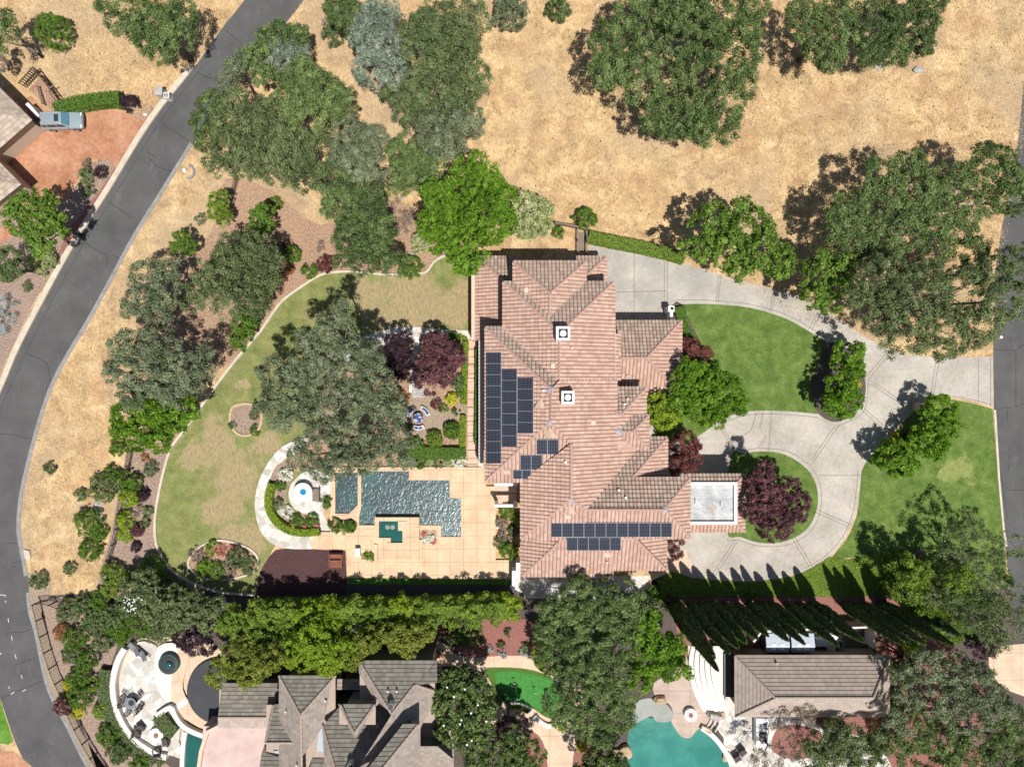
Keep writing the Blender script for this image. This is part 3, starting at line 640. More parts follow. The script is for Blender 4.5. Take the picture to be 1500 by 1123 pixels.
caps(house, [(N1, (738,413), (820,488)), (N1, (899,413), (820,488)), (W1, (820,490), (819,558)), (Nn, (752,384), (805,430)), (Nn, (858,384), (805,430)), (Wn, (805,431), (805,462)),
     (W2, (711,480), (807,570)), (W2, (807,570), (806,617)), (S2, (711,704), (806,617)), (S2, (806,617), (838,649)), (W3, (837,650), (836,729)), (S3, (763,789), (836,730)), (S3, (836,730), (857,746)), (S3, (857,746), (973,746)),
     (EB, (973,745), (1010,700)), (EB, (973,745), (1010,786)), (EC, (977,641), (927,698)), (S3, (764,843), (822,792)), (S3, (976,834), (928,786)), (P2E, (950,608), (927,632)), (P2E, (927,632), (950,657)), (P2N, (927,632), (908,632)),
     (P1E, (946,568), (911,606)), (GE, (998,470), (947,524)), (GE, (998,580), (947,524)), (GN, (947,524), (910,524)), (LN, (697,376), (737,411)), (RE, (888,377), (858,404))], M['cap'])
for a in ((737,412,900,557,ZU), (752,383,858,420,ZU), (711,479,903,705,ZU), (763,690,903,789,ZU), (857,699,1010,787,ZU), (896,640,977,712,zC), (763,780,898,843,zL), (890,780,976,834,zL), (890,607,950,657,ZP), (895,567,946,607,5.8), (895,470,998,580,ZG), (697,376,752,498,ZG), (840,376,888,414,ZG)):
    slab(house, *a, M['stucco'])
# porte cochere with a sunken flat roof
roof(house, 'roof', [(QN, [(996,694),(1090,694),(1076,708),(996,708)]), (QE, [(1090,694),(1090,778),(1078,766),(1078,708)]), (QS, [(1008,778),(1090,778),(1078,766),(1008,766)])], 'barrel', TM)
caps(house, [(QE, (1090,694), (1078,708)), (QE, (1090,778), (1078,766))], M['cap'])
q0, q1 = W(998, 778, ZQ), W(1090, 694, ZQ)
m = MB(); m.box(q0.x+.06, q0.y+.06, ZQ-.5, q1.x-.06, q1.y-.06, ZQ-.03); m.build('eaves', M['whitewall'], house)
m = MB()
for x, y in ((q1.x-.9, q0.y+.9), (q1.x-.9, q1.y-.9), (q0.x+1.5, q0.y+.9), (q0.x+1.5, q1.y-.9)): m.box(x-.3, y-.3, 0, x+.3, y+.3, ZQ-.5)
m.build('column', M['whitewall'], house)
zp = 4.75; pts = [W(*p, zp) for p in ((1008,706),(1080,706),(1080,768),(1008,768))]
m = MB(); t = .28
for i in range(4):
    a, b = pts[i], pts[(i+1) % 4]
    x0, x1 = sorted((a.x, b.x)); y0, y1 = sorted((a.y, b.y))
    if i % 2 == 0: m.box(x0, y0-(t if i == 0 else -0), ZQ-.2, x1, y0+(0 if i == 0 else t), zp)
    elif i == 1: m.box(x0-t, pts[2].y+t+.003, ZQ-.2, x0, pts[0].y-t-.003, zp-.003)
m.build('parapet', M['white'], house)
m = MB(); m.box(pts[0].x, pts[2].y+t, ZQ, pts[1].x-t, pts[0].y-t, zp-.35); m.build('flat_roof', M['bitumen'], house)
for a, b in (((1018,729),(1018,737)), ((1055,733),(1055,741))): m = MB(); m.bar(W(*a, zp-.3), W(*b, zp-.3), .06, .06); m.build('drain_pipe', M['darkmetal'], house)
# solar arrays
for x0, x1, y0, n in ((711.8, 734.2, 516.5, 10), (735, 757.2, 540.8, 7), (758, 781, 553.5, 5)):
    for i in range(n): solar(house, W2, x0, y0+i*16.2, x1, y0+i*16.2+15.9, nu=10)
for x0, y0, w, h, n in ((786, 643, 16, 22, 2), (762.3, 666, 16, 21.5, 2), (751.8, 688, 13, 12.6, 2)):
    for i in range(n): solar(house, S2, x0+i*w, y0, x0+(i+1)*w-.4, y0+h)
for i in range(11): solar(house, S3, 807+i*16.05, 765, 822.7+i*16.05, 785.2)
for i in range(5): solar(house, S3, 830+i*15.85, 786, 845.4+i*15.85, 805)
# chimneys
def chimney(u, v, pl, hw=.62, hh=1.5):
    b = on(pl, u, v); ch = MB(); z0, z1 = b.z-1.2, b.z+hh; c = W(u, v, z1); x, y = c.x, c.y
    for s in ((-hw, -hw, hw, -hw+.2), (-hw, hw-.2, hw, hw), (-hw, -hw+.2, -hw+.2, hw-.2), (hw-.2, -hw+.2, hw, hw-.2)): ch.box(x+s[0], y+s[1], z0, x+s[2], y+s[3], z1)
    o = ch.build('chimney', M['whitewall'], house)
    k = MB(); k.box(x-hw+.2, y-hw+.2, z0, x+hw-.2, y+hw-.2, z1-.35); k.box(x-.46, y-.46, z1-.35, x-.36, y+.46, z1-.12); k.box(x+.36, y-.46, z1-.35, x+.46, y+.46, z1-.12)
    k.build('flue', M['darkmetal'], o)
    k = MB(); k.lathe((x, y, z1-.34), [(.30, 0), (.30, .2), (.24, .26), (.10, .27)], 14); k.build('cap', M['white'], o)
chimney(825, 488, E1, .62, 1.3); chimney(832, 582, E2, .58, 1.5)
def vent(parent, pl, u, v, mat, r=.10, h=.35, box=False):
    b = on(pl, u, v); m = MB()
    if box: m.box(b.x-r*1.6, b.y-r*1.3, b.z-.1, b.x+r*1.6, b.y+r*1.3, b.z+h*.6)
    else: m.tube([(b.x, b.y, b.z-.1), (b.x, b.y, b.z+h)], r, 10)
    m.build('roof_vent', mat, parent)
for pl, u, v, bx in ((N1, 785, 396, 0), (N1, 804, 408, 0), (N1, 826, 401, 0), (W1, 811, 536, 1), (W2, 796, 572, 0), (GS, 919, 551, 0), (P1N, 919, 584, 0), (P1N, 914, 592, 0), (S3, 889, 812, 1), (S3, 889, 822, 0), (W3, 828, 676, 0), (E1, 837, 510, 0), (E2, 868, 619, 1), (S2, 742, 690, 1), (Wn, 772, 425, 1), (NB, 906, 717, 0), (NB, 916, 728, 0), (S3, 832, 756, 1)):
    vent(house, pl, u, v, M['stuccolite'] if bx or u % 2 else M['whitewall'], .16 if bx else .11, .3 if bx else .4, bool(bx))
for pl, u, v in ((W2, 792, 590), (S2, 806, 633), (S3, 834, 744)):
    b = on(pl, u, v, .12); m = MB(); m.add([b+Vector((-.65, -.5, 0)), b+Vector((.65, -.5, 0)), b+Vector((0, .55, .05)), b+Vector((0, -.45, .42))], [(0, 1, 3), (1, 2, 3), (2, 0, 3)]); m.build('attic_vent', M['stuccolite'], house)
for pl, u, v in ((W2, 807, 571), (S2, 806, 618), (S3, 836, 731), (EB, 973, 746), (P2S, 905, 632)):
    b = on(pl, u, v, .17); m = MB(); m.lathe(b-Vector((0, 0, .1)), [(.38, 0), (.2, .14), (.05, .16)], 8); m.build('flashing', M['flash'], house)
# west pergola beam, wing coping and south balcony beams
m = MB(); a, b = W(690.5, 498, 3.1), W(696.5, 377, 3.1); m.box(a.x, a.y, 0, b.x, b.y, 3.1); m.build('wall', M['stuccolite'], house)
m = MB(); a, b = W(701.3, 683, 3.2), W(705, 492, 3.2); m.box(a.x, a.y, 2.6, b.x, b.y, 3.2)
for v in (495, 540, 585, 630, 680): p = W(703.2, v, 2.6); m.box(p.x-.16, p.y-.16, 0, p.x+.16, p.y+.16, 2.6)
m.build('veranda_beam', M['whitewall'], house)
m = MB(); a, b = W(705.2, 684, 3.0), W(708.5, 492, 3.0); m.box(a.x, a.y, 2.7, b.x, b.y, 3.0); m.build('fascia', M['stuccolite'], house)
for v in (709.5, 740.5):
    m = MB(); a, b = W(724, v+2, 3.0), W(758, v-2, 3.0); m.box(a.x, a.y, 2.5, b.x, b.y, 3.0)
    for x in (a.x+.2, b.x-.2): m.box(x-.15, a.y+.02, 0, x+.15, b.y-.02, 2.5)
    m.build('portico_beam', M['white'], house)
m = MB(); a, b = W(756, 840, 2.4), W(762, 824, 2.4); m.box(a.x, a.y, 0, b.x, b.y, 2.4); a, b = W(750, 866, 2.2), W(757, 836, 2.2); m.box(a.x, a.y, 0, b.x, b.y, 2.2); m.build('garden_wall', M['whitewall'], house)
sheet('portico_floor', [(725,712),(757,712),(757,738),(725,738)], .33, M['paver'], z0=0)
# ---------------------------------------------------------------- grey house to the south
g2 = empty('grey_roofed_house', W(530, 1080), 'grey brown shingle roofed neighbouring house with many steep gables at the bottom', 'house')
SM = [M['slatemid'], M['slategap'], M['slate']]; KS = .75  # last entry: north-slope tile with shade painted into its colour
def pl2(d, e, z=6.0, k=KS): return plane(d, e, z, k)
aN, aW, aE = pl2('N', 989), pl2('W', 409), pl2('E', 492)
bN, bW, bE = pl2('N', 967), pl2('W', 526), pl2('E', 638)
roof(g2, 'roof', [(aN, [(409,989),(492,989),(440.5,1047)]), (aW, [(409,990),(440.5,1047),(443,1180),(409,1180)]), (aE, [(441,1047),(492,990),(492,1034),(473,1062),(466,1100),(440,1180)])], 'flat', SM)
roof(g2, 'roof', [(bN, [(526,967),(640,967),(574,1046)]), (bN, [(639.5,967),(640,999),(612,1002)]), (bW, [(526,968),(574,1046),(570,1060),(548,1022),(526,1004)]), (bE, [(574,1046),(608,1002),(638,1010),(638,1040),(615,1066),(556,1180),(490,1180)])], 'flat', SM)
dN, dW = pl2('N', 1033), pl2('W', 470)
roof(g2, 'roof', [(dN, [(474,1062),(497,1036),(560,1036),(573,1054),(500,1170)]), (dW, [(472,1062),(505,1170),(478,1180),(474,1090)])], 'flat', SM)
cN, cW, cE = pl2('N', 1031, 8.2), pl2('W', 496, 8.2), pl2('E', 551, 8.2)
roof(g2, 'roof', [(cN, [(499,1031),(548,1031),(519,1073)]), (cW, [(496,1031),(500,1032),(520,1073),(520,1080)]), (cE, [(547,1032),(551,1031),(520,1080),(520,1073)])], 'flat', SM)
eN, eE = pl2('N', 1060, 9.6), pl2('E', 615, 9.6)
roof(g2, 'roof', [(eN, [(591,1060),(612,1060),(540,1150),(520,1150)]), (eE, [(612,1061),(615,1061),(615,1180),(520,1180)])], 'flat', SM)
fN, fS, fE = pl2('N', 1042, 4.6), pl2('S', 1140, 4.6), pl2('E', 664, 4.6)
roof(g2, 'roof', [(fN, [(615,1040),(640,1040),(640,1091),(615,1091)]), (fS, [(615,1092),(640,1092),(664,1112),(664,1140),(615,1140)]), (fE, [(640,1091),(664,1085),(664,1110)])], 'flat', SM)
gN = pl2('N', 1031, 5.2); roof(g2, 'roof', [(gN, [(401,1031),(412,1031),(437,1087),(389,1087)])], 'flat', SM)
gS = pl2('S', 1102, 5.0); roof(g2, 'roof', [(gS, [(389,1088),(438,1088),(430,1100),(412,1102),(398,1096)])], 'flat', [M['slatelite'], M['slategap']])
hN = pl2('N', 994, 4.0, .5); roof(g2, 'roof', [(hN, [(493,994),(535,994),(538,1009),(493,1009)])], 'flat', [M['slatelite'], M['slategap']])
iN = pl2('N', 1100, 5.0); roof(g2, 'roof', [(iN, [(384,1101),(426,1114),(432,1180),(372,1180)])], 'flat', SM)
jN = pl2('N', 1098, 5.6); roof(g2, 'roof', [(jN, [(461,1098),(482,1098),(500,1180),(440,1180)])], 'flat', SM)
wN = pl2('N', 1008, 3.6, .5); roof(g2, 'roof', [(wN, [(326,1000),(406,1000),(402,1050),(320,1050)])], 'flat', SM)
wS = pl2('S', 1066, 3.6, .5); roof(g2, 'roof', [(wS, [(320,1051),(398,1051),(396,1065),(320,1065)])], 'flat', [M['slatelite'], M['slategap']])
caps(g2, [(aN, (409,989), (440,1046)), (aN, (492,989), (441,1046)), (aW, (441,1047), (443,1175)), (bN, (526,967), (574,1045)), (bN, (607,1003), (574,1045)), (dN, (573,1056), (505,1165)), (dN, (473,1063), (503,1165)), (cN, (498,1032), (519,1073)), (cN, (549,1032), (519,1073)),
     (eN, (612,1061), (540,1150)), (bE, (608,1002), (638,1012)), (fE, (640,1091), (664,1110)), (gN, (389,1087), (437,1087)), (gN, (401,1032), (389,1086)), (wN, (320,1050), (402,1050))], M['slatecap'], .11, .05)
for a in ((409,989,492,1180,6.0), (526,967,638,1180,6.0), (474,1036,560,1180,5.9), (496,1031,551,1062,8.2), (591,1060,615,1180,9.6), (615,1042,664,1180,4.6), (389,1031,440,1180,5.0), (320,1008,408,1066,3.6), (492,994,535,1009,4.0)):
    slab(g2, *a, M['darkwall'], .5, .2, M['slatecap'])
m = MB(); m.prism(px([(467,1062),(474,1066),(478,1100),(464,1100)], 6.2), 5.6, 6.2); m.build('skylight', M['skyglass'], g2)
m = MB(); m.prism(px([(400,1100),(428,1095),(426,1112)], 5.6), 5.0, 5.6); m.build('skylight', M['skyglass'], g2)
for pl, u, v in ((bN, 574, 1030), (dN, 515, 1117)):
    b = on(pl, u, v); m = MB(); m.tube([(b.x, b.y, b.z-.5), (b.x, b.y, b.z+.7)], .30, 14); o = m.build('chimney_pot', M['whitestone'], g2); m = MB(); m.tube([(b.x, b.y, b.z+.71), (b.x, b.y, b.z+.74)], .27, 14); m.build('flue', M['darkmetal'], o)
for pl, u, v in ((aE, 478, 1024), (aW, 420, 1040), (bN, 569, 1010), (bN, 582, 1010), (dN, 554, 1061), (aW, 436, 1118)): vent(g2, pl, u, v, M['whitestone'], .09, .4)
# pink terrace roof deck
m = MB(); m.prism(px([(298,1063),(396,1066),(384,1100),(372,1180),(288,1180)], 2.6), 0, 2.6); m.build('terrace', M['pinkdeck'], g2)
m = MB(); ribbon(m, [(322,1063),(303,1072),(294,1100),(287,1150)], .35, 0, 3.0, zz=3.0); m.build('terrace_parapet', M['stuccolite'], g2)
# ---------------------------------------------------------------- pool house
ph = empty('pool_house', W(1185, 1000), 'low pool house with striped taupe hip roof beside the curved white steps', 'house')
kp = .85; zp_ = 3.2; pN, pW, pS, pE = plane('N', 959, zp_, kp), plane('W', 1076, zp_, kp), plane('S', 1049, zp_, kp), plane('E', 1303, zp_, kp)
LM = [M['slatelite'], M['slategap']]
roof(ph, 'roof', [(pN, [(1076,959),(1303,959),(1279,1021),(1135,1021)]), (pW, [(1076,960),(1135,1021),(1077,1049)]), (pS, [(1077,1049),(1135,1022),(1279,1022),(1303,1049)]), (pE, [(1303,960),(1303,1048),(1279,1021)])], 'flat', LM)
caps(ph, [(pN, (1076,960), (1135,1021)), (pW, (1077,1049), (1135,1022)), (pN, (1135,1021), (1279,1021)), (pN, (1303,960), (1279,1021))], M['slatecap'], .11, .05)
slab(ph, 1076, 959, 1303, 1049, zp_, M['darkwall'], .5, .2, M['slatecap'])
vent(ph, pN, 1137, 970, M['rock'], .12, .3)
vent(ph, pS, 1269, 1029, M['rock'], .12, .3)
m = MB(); ribbon(m, [(1104,940),(1116,925),(1200,921),(1281,918),(1281,950)], .2, 0, 1.9, zz=1.9); thing(m, 'courtyard_wall', [M['whitestone']], 'thin white topped wall enclosing the equipment yard behind the pool house', 'wall')
sheet('equipment_yard', [(1104,945),(1118,925),(1281,920),(1285,960),(1090,965)], .02, M['darkmulch'])
# ---------------------------------------------------------------- house at the upper left edge (rotated)
g3 = empty('taupe_roofed_house', W(-10, 180), 'taupe shingle roof corner of the house at the upper left edge', 'house')
def roof3(parent, polys, mode, mats):
    bm = bmesh.new(); bm.faces.layers.float.new('rnd'); me = bpy.data.meshes.new('roof')
    for P in polys:
        P = [W(*p) for p in P]; b = tile_face(P, P[1]-P[0], mode, RNG)
        tmp = bpy.data.meshes.new('tmp'); b.to_mesh(tmp); b.free(); bm.from_mesh(tmp); bpy.data.meshes.remove(tmp)
    bmesh.ops.translate(bm, verts=bm.verts[:], vec=-parent.location); bm.to_mesh(me); bm.free(); return link('roof', me, mats, parent)
LM3 = [M['slateroof'], M['slategap']]
roof3(g3, [[(-30, 100, 3.4), (47, 176, 3.4), (-34, 159, 5.6)], [(47, 176, 3.4), (-30, 243, 3.4), (-34, 159, 5.6)]], 'flat', LM3)
roof3(g3, [[(-30, 208, 3.4), (31, 270, 3.4), (-34, 262, 5.2)], [(31, 270, 3.4), (-30, 318, 3.4), (-34, 262, 5.2)]], 'flat', LM3)
for pts in ([(-30,104),(44,176),(-30,240)], [(-30,212),(28,270),(-30,315)]):
    m = MB(); m.prism(px(pts, 3.2), 3.1, 3.3); m.build('eaves', M['slatecap'], g3)
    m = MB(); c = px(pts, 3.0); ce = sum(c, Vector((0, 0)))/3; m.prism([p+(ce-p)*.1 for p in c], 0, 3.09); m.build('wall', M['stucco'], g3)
# ================================================================ pool, garden and street objects
def depth_prism(name, pts, z0, z1, mat, label, cat, holes=(), group=None, kind=None):
    m = MB().prism(px(pts, z1), z0, z1, holes=[px(h, z1) for h in holes]); return thing(m, name, mat, label, cat, group, kind)
ZD = .30
POOL = [(529,690),(599,690),(599,703),(658.5,703),(658.5,729),(675.5,729),(675.5,786),(646,786),(646,769),(615,769),(615,756),(549,756),(549,769),(526,769),(526,755),(529,740)]
BASIN = [(491,692),(524,692),(524,739),(511,752),(491,752)]
deckpts = [(484,684),(712,684),(712,712),(726,712),(726,820),(757,820),(757,848),(508,846),(508,805),(457,803),(457,779),(484,779)]
BEDS = [[(615.5,776),(639,776),(639,796),(615.5,796)], [(529,809.5),(553,809.5),(553,819),(529,819)], [(486,760),(519,760),(519,778.5),(486,778.5)]]
m = MB().prism(px(deckpts, ZD), 0, ZD, holes=[px(h, ZD) for h in [POOL, BASIN]+BEDS]); tag(m.build('pool_deck', M['deck']), kind='structure')
for nm, P, w in (('pool_water', POOL, 'water'), ('pool_water', BASIN, 'water')):
    sheet(nm, P, .16, M[w])
for b, mt in zip(BEDS, ('mulch', 'mulch', 'mulch')): sheet('planter_soil', b, .22, M[mt])
m = MB(); m.prism(px([(484,690),(491,690),(491,754),(511,754),(524,741),(524,690),(529,690),(529,742),(526,757),(526,772),(520,772),(518,760),(484,760)], .36), .02, .36); thing(m, 'pool_coping', M['coping'], 'raised peach coping wall round the small side basin of the pool', 'coping')
# spa on a raised plinth
sp = empty('raised_spa', W(572, 780), 'square green water spa set in a raised peach terrace beside the pool', 'spa')
SPA = [(555,763),(583,763),(583,777),(589.5,777),(589.5,794.5),(572.5,794.5),(572.5,787.5),(555,787.5)]
PL = [(550,757.5),(614,757.5),(614,819),(554,819),(554,796),(550,796)]
m = MB().prism(px(PL, .85), ZD+.002, .85, holes=[px(SPA, .85)]); m.build('plinth', M['deck'], sp)
m = MB().prism(px([(548,819.5),(619,819.5),(619,790),(614.5,790),(614.5,819),(553,819),(553,797),(548,797)], .55), ZD+.002, .55); m.build('step', M['coping'], sp)
m = MB().prism(px([(583.2,763),(596,763),(596,801),(566,801),(566,794.7),(589.7,794.7),(589.7,776.8),(583.2,776.8)], .95), .852, .95); m.build('raised_rim', M['coping'], sp)
m = MB().prism(px(SPA, .74), .31, .74); m.build('water', M['spawater'], sp)
m = MB()
for (u, v) in ((567.5, 772), (575, 772)): m.lathe(W(u, v, .741), [(.24, 0), (.16, .012), (.05, .016)], 12)
m.build('bubbler', M['shelf'], sp)
m = MB(); m.prism(px([(533.5,769),(549,769),(549,774),(533.5,774)], .42), .3, .42); m.prism(px([(533.5,774.5),(549,774.5),(549,779.5),(533.5,779.5)], .36), .3, .36); thing(m, 'pool_steps', M['coping'], 'two short peach steps left of the green water spa', 'steps')
# paver row along the house
k = 0
for i in range(15):
    y0 = 498+i*12.4
    m = MB().prism([W(u, v, .1).to_2d() for u, v in ((685, y0), (699, y0), (698.6, y0+11.4), (684.6, y0+11.4))], .01, .1)
    thing(m, 'paving_slab', M['paver'], 'sandstone paving slab in the walk along the west side of the house', 'paving slab', 'sandstone slabs in the walk beside the house')
for i in range(5):
    p = W(729.7+i*6.6, 772+i*1.1); m = MB().lathe((p.x, p.y, .01), [(.16, 0), (.155, .05), (.10, .06)], 10)
    thing(m, 'stepping_stone', M['white'], 'small round white stepping stone in the bed between deck and house', 'stepping stone', 'round white stepping stones')
# fountain bowl
f = empty('fountain_bowl', W(445, 722), 'round white bowl fountain filled with blue water on the cream patio', 'fountain')
p = W(443.5, 720.5, .8)
m = MB().lathe((p.x, p.y, 0), [(.35, 0), (.3, .3), (.95, .72), (.98, .85), (.86, .86), (.34, .70), (.30, .68)], 28); m.build('bowl', M['whitewall'], f, smooth=True)
m = MB().lathe((p.x, p.y, .70), [(.33, 0), (.32, .05), (.1, .052)], 20); m.build('water', M['bluewater'], f)
def lounger(name, u, v, ang, label, cat, mat, L=1.95, w=.75, group=None):
    c = W(u, v); r = empty(name, c, label, cat, group, ang)
    m = MB()
    for y in (-w/2, w/2-.05): m.box(-L/2, y, .22, L/2, y+.05, .28)
    for x in (-L/2+.1, L/2-.15):
        for y in (-w/2, w/2-.05): m.box(x, y, 0, x+.05, y+.05, .22)
    m.build('frame', M['darkmetal'], r, local=True)
    m = MB()
    for i in range(9): m.box(-L/2+.04+i*.135, -w/2+.06, .285, -L/2+.15+i*.135, w/2-.06, .32)
    m.build('seat', mat, r, local=True)
    m = MB(); m.box(0, -w/2+.06, 0, .75, w/2-.06, .05, 0, Matrix.Translation((L/2-.72, 0, .3)) @ Matrix.Rotation(-.6, 4, 'Y')); m.build('backrest', mat, r, local=True)
    return r
b = empty('garden_bench', W(463, 726), 'grey slatted garden bench under the oak branches beside the fountain', 'bench')
m = MB(); a, c = W(457.5, 734, .45), W(468, 716, .45)
for i in range(6): x = a.x+(c.x-a.x)*i/6; m.box(x, a.y, .40, x+(c.x-a.x)/6-.02, c.y, .45)
m.build('seat', M['wood'], b); m = MB(); m.box(c.x, a.y, .45, c.x+.06, c.y, .95); m.build('backrest', M['wood'], b)
m = MB()
for x in (a.x, c.x-.08):
    for y in (a.y, c.y-.08): m.box(x, y, .01, x+.08, y+.08, .40)
m.build('legs', M['wood'], b)
b = empty('play_slide_bench', W(493, 819), 'reddish brown slatted wooden glider bench at the edge of the dark chip area', 'bench')
m = MB(); a, c = W(482, 831, .45), W(501, 820, .45)
for i in range(4): y = a.y+(c.y-a.y)*i/4; m.box(a.x, y, .40, c.x, y+(c.y-a.y)/4-.03, .45)
m.build('seat', M['redwood'], b)
m = MB(); a, c = W(484, 818, .9), W(501.5, 812, .9); m.box(a.x, a.y, .84, c.x, a.y+.06, .9); m.box(a.x, a.y+.10, .86, c.x, c.y, .92); m.build('backrest', M['redwood'], b)
m = MB(); a, c = W(483, 830, .3), W(502, 811, .3)
for x in (a.x, c.x-.1):
    m.box(x, a.y, .02, x+.1, a.y+.1, .40); m.box(x, c.y, .02, x+.1, c.y+.1, .84)
    m.bar((x+.05, a.y+.05, .62), (x+.05, c.y+.05, .62), .09, .06); m.box(x, a.y, .4, x+.1, a.y+.1, .59)
m.build('frame', M['redwood'], b)
m = MB(); p = W(524, 809, .9); m.box(p.x-.22, p.y-.4, .3, p.x+.22, p.y+.4, .95); m.box(p.x-.26, p.y-.44, .951, p.x+.26, p.y+.44, 1.0); thing(m, 'pedestal', M['whitestone'], 'small pale pedestal on the pool deck beside the planter strip', 'pedestal')
# blue mosaic table with three curved benches
c = W(612.3, 612, .7); t = empty('mosaic_table', (c.x, c.y, 0), 'round blue mosaic table on the gravel court with curved benches round it', 'table')
m = MB().lathe((c.x, c.y, .66), [(.50, 0), (.54, .03), (.52, .07), (.1, .071)], 26); m.build('tabletop', M['bluetile'], t)
m = MB().lathe((c.x, c.y, .0), [(.22, 0), (.14, .1), (.14, .55), (.24, .66)], 12); m.build('pedestal', M['whitestone'], t)
for a0, lb in ((math.radians(45), 'upper right'), (math.radians(145), 'upper left'), (math.radians(272), 'lower')):
    b = empty('curved_bench', (c.x+1.05*math.cos(a0), c.y+1.05*math.sin(a0), 0), 'curved blue and white mosaic bench at the %s side of the round table' % lb, 'bench', 'mosaic benches round the blue table')
    m = MB(); arc = [a0-.55+1.1*i/10 for i in range(11)]
    pts = [(c.x+r*math.cos(q), c.y+r*math.sin(q)) for r, qs in ((1.28, arc), (.86, arc[::-1])) for q in qs]
    m.prism(pts, .38, .46); m.build('seat', M['whitestone'], b)
    pts = [(c.x+r*math.cos(q), c.y+r*math.sin(q)) for r, qs in ((1.21, arc[1:-1]), (.93, arc[1:-1][::-1])) for q in qs]
    m = MB().prism(pts, .461, .468); m.build('mosaic', M['bluetile'], b)
    m = MB()
    for q in (a0-.38, a0+.38): m.box(c.x+1.07*math.cos(q)-.1, c.y+1.07*math.sin(q)-.1, .02, c.x+1.07*math.cos(q)+.1, c.y+1.07*math.sin(q)+.1, .38)
    m.build('legs', M['whitestone'], b)
m = MB()
for i in range(5): m.add([W(*q, .05+.0) + Vector((0, 0, .05*i)) for q in ((604,565+i*3.4),(622,565+i*3.4),(622,568+i*3.4),(604,568+i*3.4))], [(3,2,1,0)]); 
for i in range(5): a, c_ = W(604, 568+i*3.4), W(622, 565+i*3.4); m.box(a.x, a.y, .02, c_.x, c_.y, .10+.05*(4-i))
thing(m, 'stone_steps', M['cobble'], 'grey stone steps under the purple tree leading to the gravel court', 'steps')
# ------------------------------------------------ vehicle
cx = W(98, 181); car = empty('parked_suv', cx, 'silver blue sport utility car parked on the terracotta driveway', 'car', rz=math.radians(1.5)); car.scale = (.9, .93, .93)
def loft(sts):
    """sts: list of (x, [(y,z)...]) same count"""
    vs = [(x, y, z) for x, r in sts for y, z in r]; n = len(sts[0][1]); fs = []
    for i in range(len(sts)-1):
        for k in range(n): a, b = i*n+k, i*n+(k+1) % n; fs.append((a, a+n, b+n, b))
    fs.append(tuple(range(n))); fs.append(tuple(reversed(range((len(sts)-1)*n, len(sts)*n)))); return vs, fs
def ring(w, zb, zt, r=.12): return [(-w+.05, zb), (w-.05, zb), (w, zb+.15), (w, zt-r), (w-r, zt), (-w+r, zt), (-w, zt-r), (-w, zb+.15)]
m = MB(); m.add(*loft([(-2.32, ring(.82, .45, .95)), (-2.26, ring(.90, .35, 1.08)), (-1.0, ring(.94, .32, 1.12)), (.75, ring(.94, .32, 1.12)), (1.0, ring(.93, .32, 1.10)), (1.9, ring(.90, .34, 1.0)), (2.22, ring(.84, .38, .88)), (2.32, ring(.70, .45, .70))]))
body = m.build('body', M['carpaint'], car, local=True, smooth=False)
m = MB(); m.add([(-2.18,-.84,1.1),(.95,-.84,1.1),(.95,.84,1.1),(-2.18,.84,1.1),(-2.0,-.68,1.74),(.35,-.68,1.76),(.35,.68,1.76),(-2.0,.68,1.74)], [(4,5,6,7),(0,1,5,4),(1,2,6,5),(2,3,7,6),(3,0,4,7)]); cab = m.build('cabin', M['carpaint'], car, local=True)
m = MB(); m.add([(.94,-.74,1.16),(.94,.74,1.16),(.44,.62,1.72),(.44,-.62,1.72)], [(0,1,2,3)]); 
for v_ in m.v: v_ += Vector((.012, 0, .012))
m.build('windscreen', M['carglass'], cab, local=True)
for x0, x1 in ((-2.0, -1.45), (-1.35, -.35), (-.28, .55)):
    for s in (-1, 1):
        t0 = (1.18-1.1)/.65; t1 = (1.62-1.1)/.65; y = lambda t_: s*(.84-.16*t_+.012)
        m = MB(); sh_ = .3 if x1 == .55 else (0 if x0 > -1.9 else -.1); m.add([(x0, y(t0), 1.18), (x1+(.2 if x1 == .55 else 0), y(t0), 1.18), (x1-(.12 if x1 == .55 else 0), y(t1), 1.62), (x0+(.12 if x0 < -1.9 else 0), y(t1), 1.62)], [(0, 1, 2, 3)]); m.build('window', M['glass'], cab, local=True)
m = MB(); m.box(-.35, -.40, 1.76, .15, .40, 1.772); m.build('sunroof', M['glass'], cab, local=True)
m = MB(); m.add([(-2.20,-.70,1.16),(-2.20,.70,1.16),(-2.06,.62,1.62),(-2.06,-.62,1.62)], [(3,2,1,0)]); 
for v_ in m.v: v_ += Vector((-.012, 0, 0))
m.build('rear_window', M['glass'], cab, local=True)
for s in (-1, 1):
    m = MB(); m.bar((-1.9, s*.60, 1.80), (.2, s*.60, 1.80), .05, .05)
    for x in (-1.85, -.9, .1): m.box(x-.04, s*.60-.03, 1.74, x+.04, s*.60+.03, 1.78)
    m.build('roof_rail', M['alu'], car, local=True)
    m = MB(); m.box(.72, s*1.02-.10, 1.10, .90, s*1.02+.10, 1.28); m.build('mirror', M['carpaint'], car, local=True)
    m = MB(); m.box(2.10, s*.66-.16, .72, 2.26, s*.66+.16, .90); m.build('headlight', M['white'], car, local=True)
    m = MB(); m.box(-2.34, s*.76-.08, .75, -2.24, s*.76+.08, 1.05); m.build('tail_light', M['redplum'] if False else M['ember'], car, local=True)
    for x in (-1.35, 1.40):
        m = MB(); m.tube([(x, s*.96, .36), (x, s*.72, .36)], .38, 20); w_ = m.build('wheel', M['tyre'], car, local=True)
        m = MB(); m.tube([(x, s*.972, .36), (x, s*.961, .36)], .24, 14); m.build('rim', M['alu'], w_, local=True)
m = MB(); m.box(2.24, -.6, .42, 2.36, .6, .60); m.box(-2.40, -.7, .42, -2.28, .7, .60); m.build('bumper', M['darkmetal'], car, local=True)
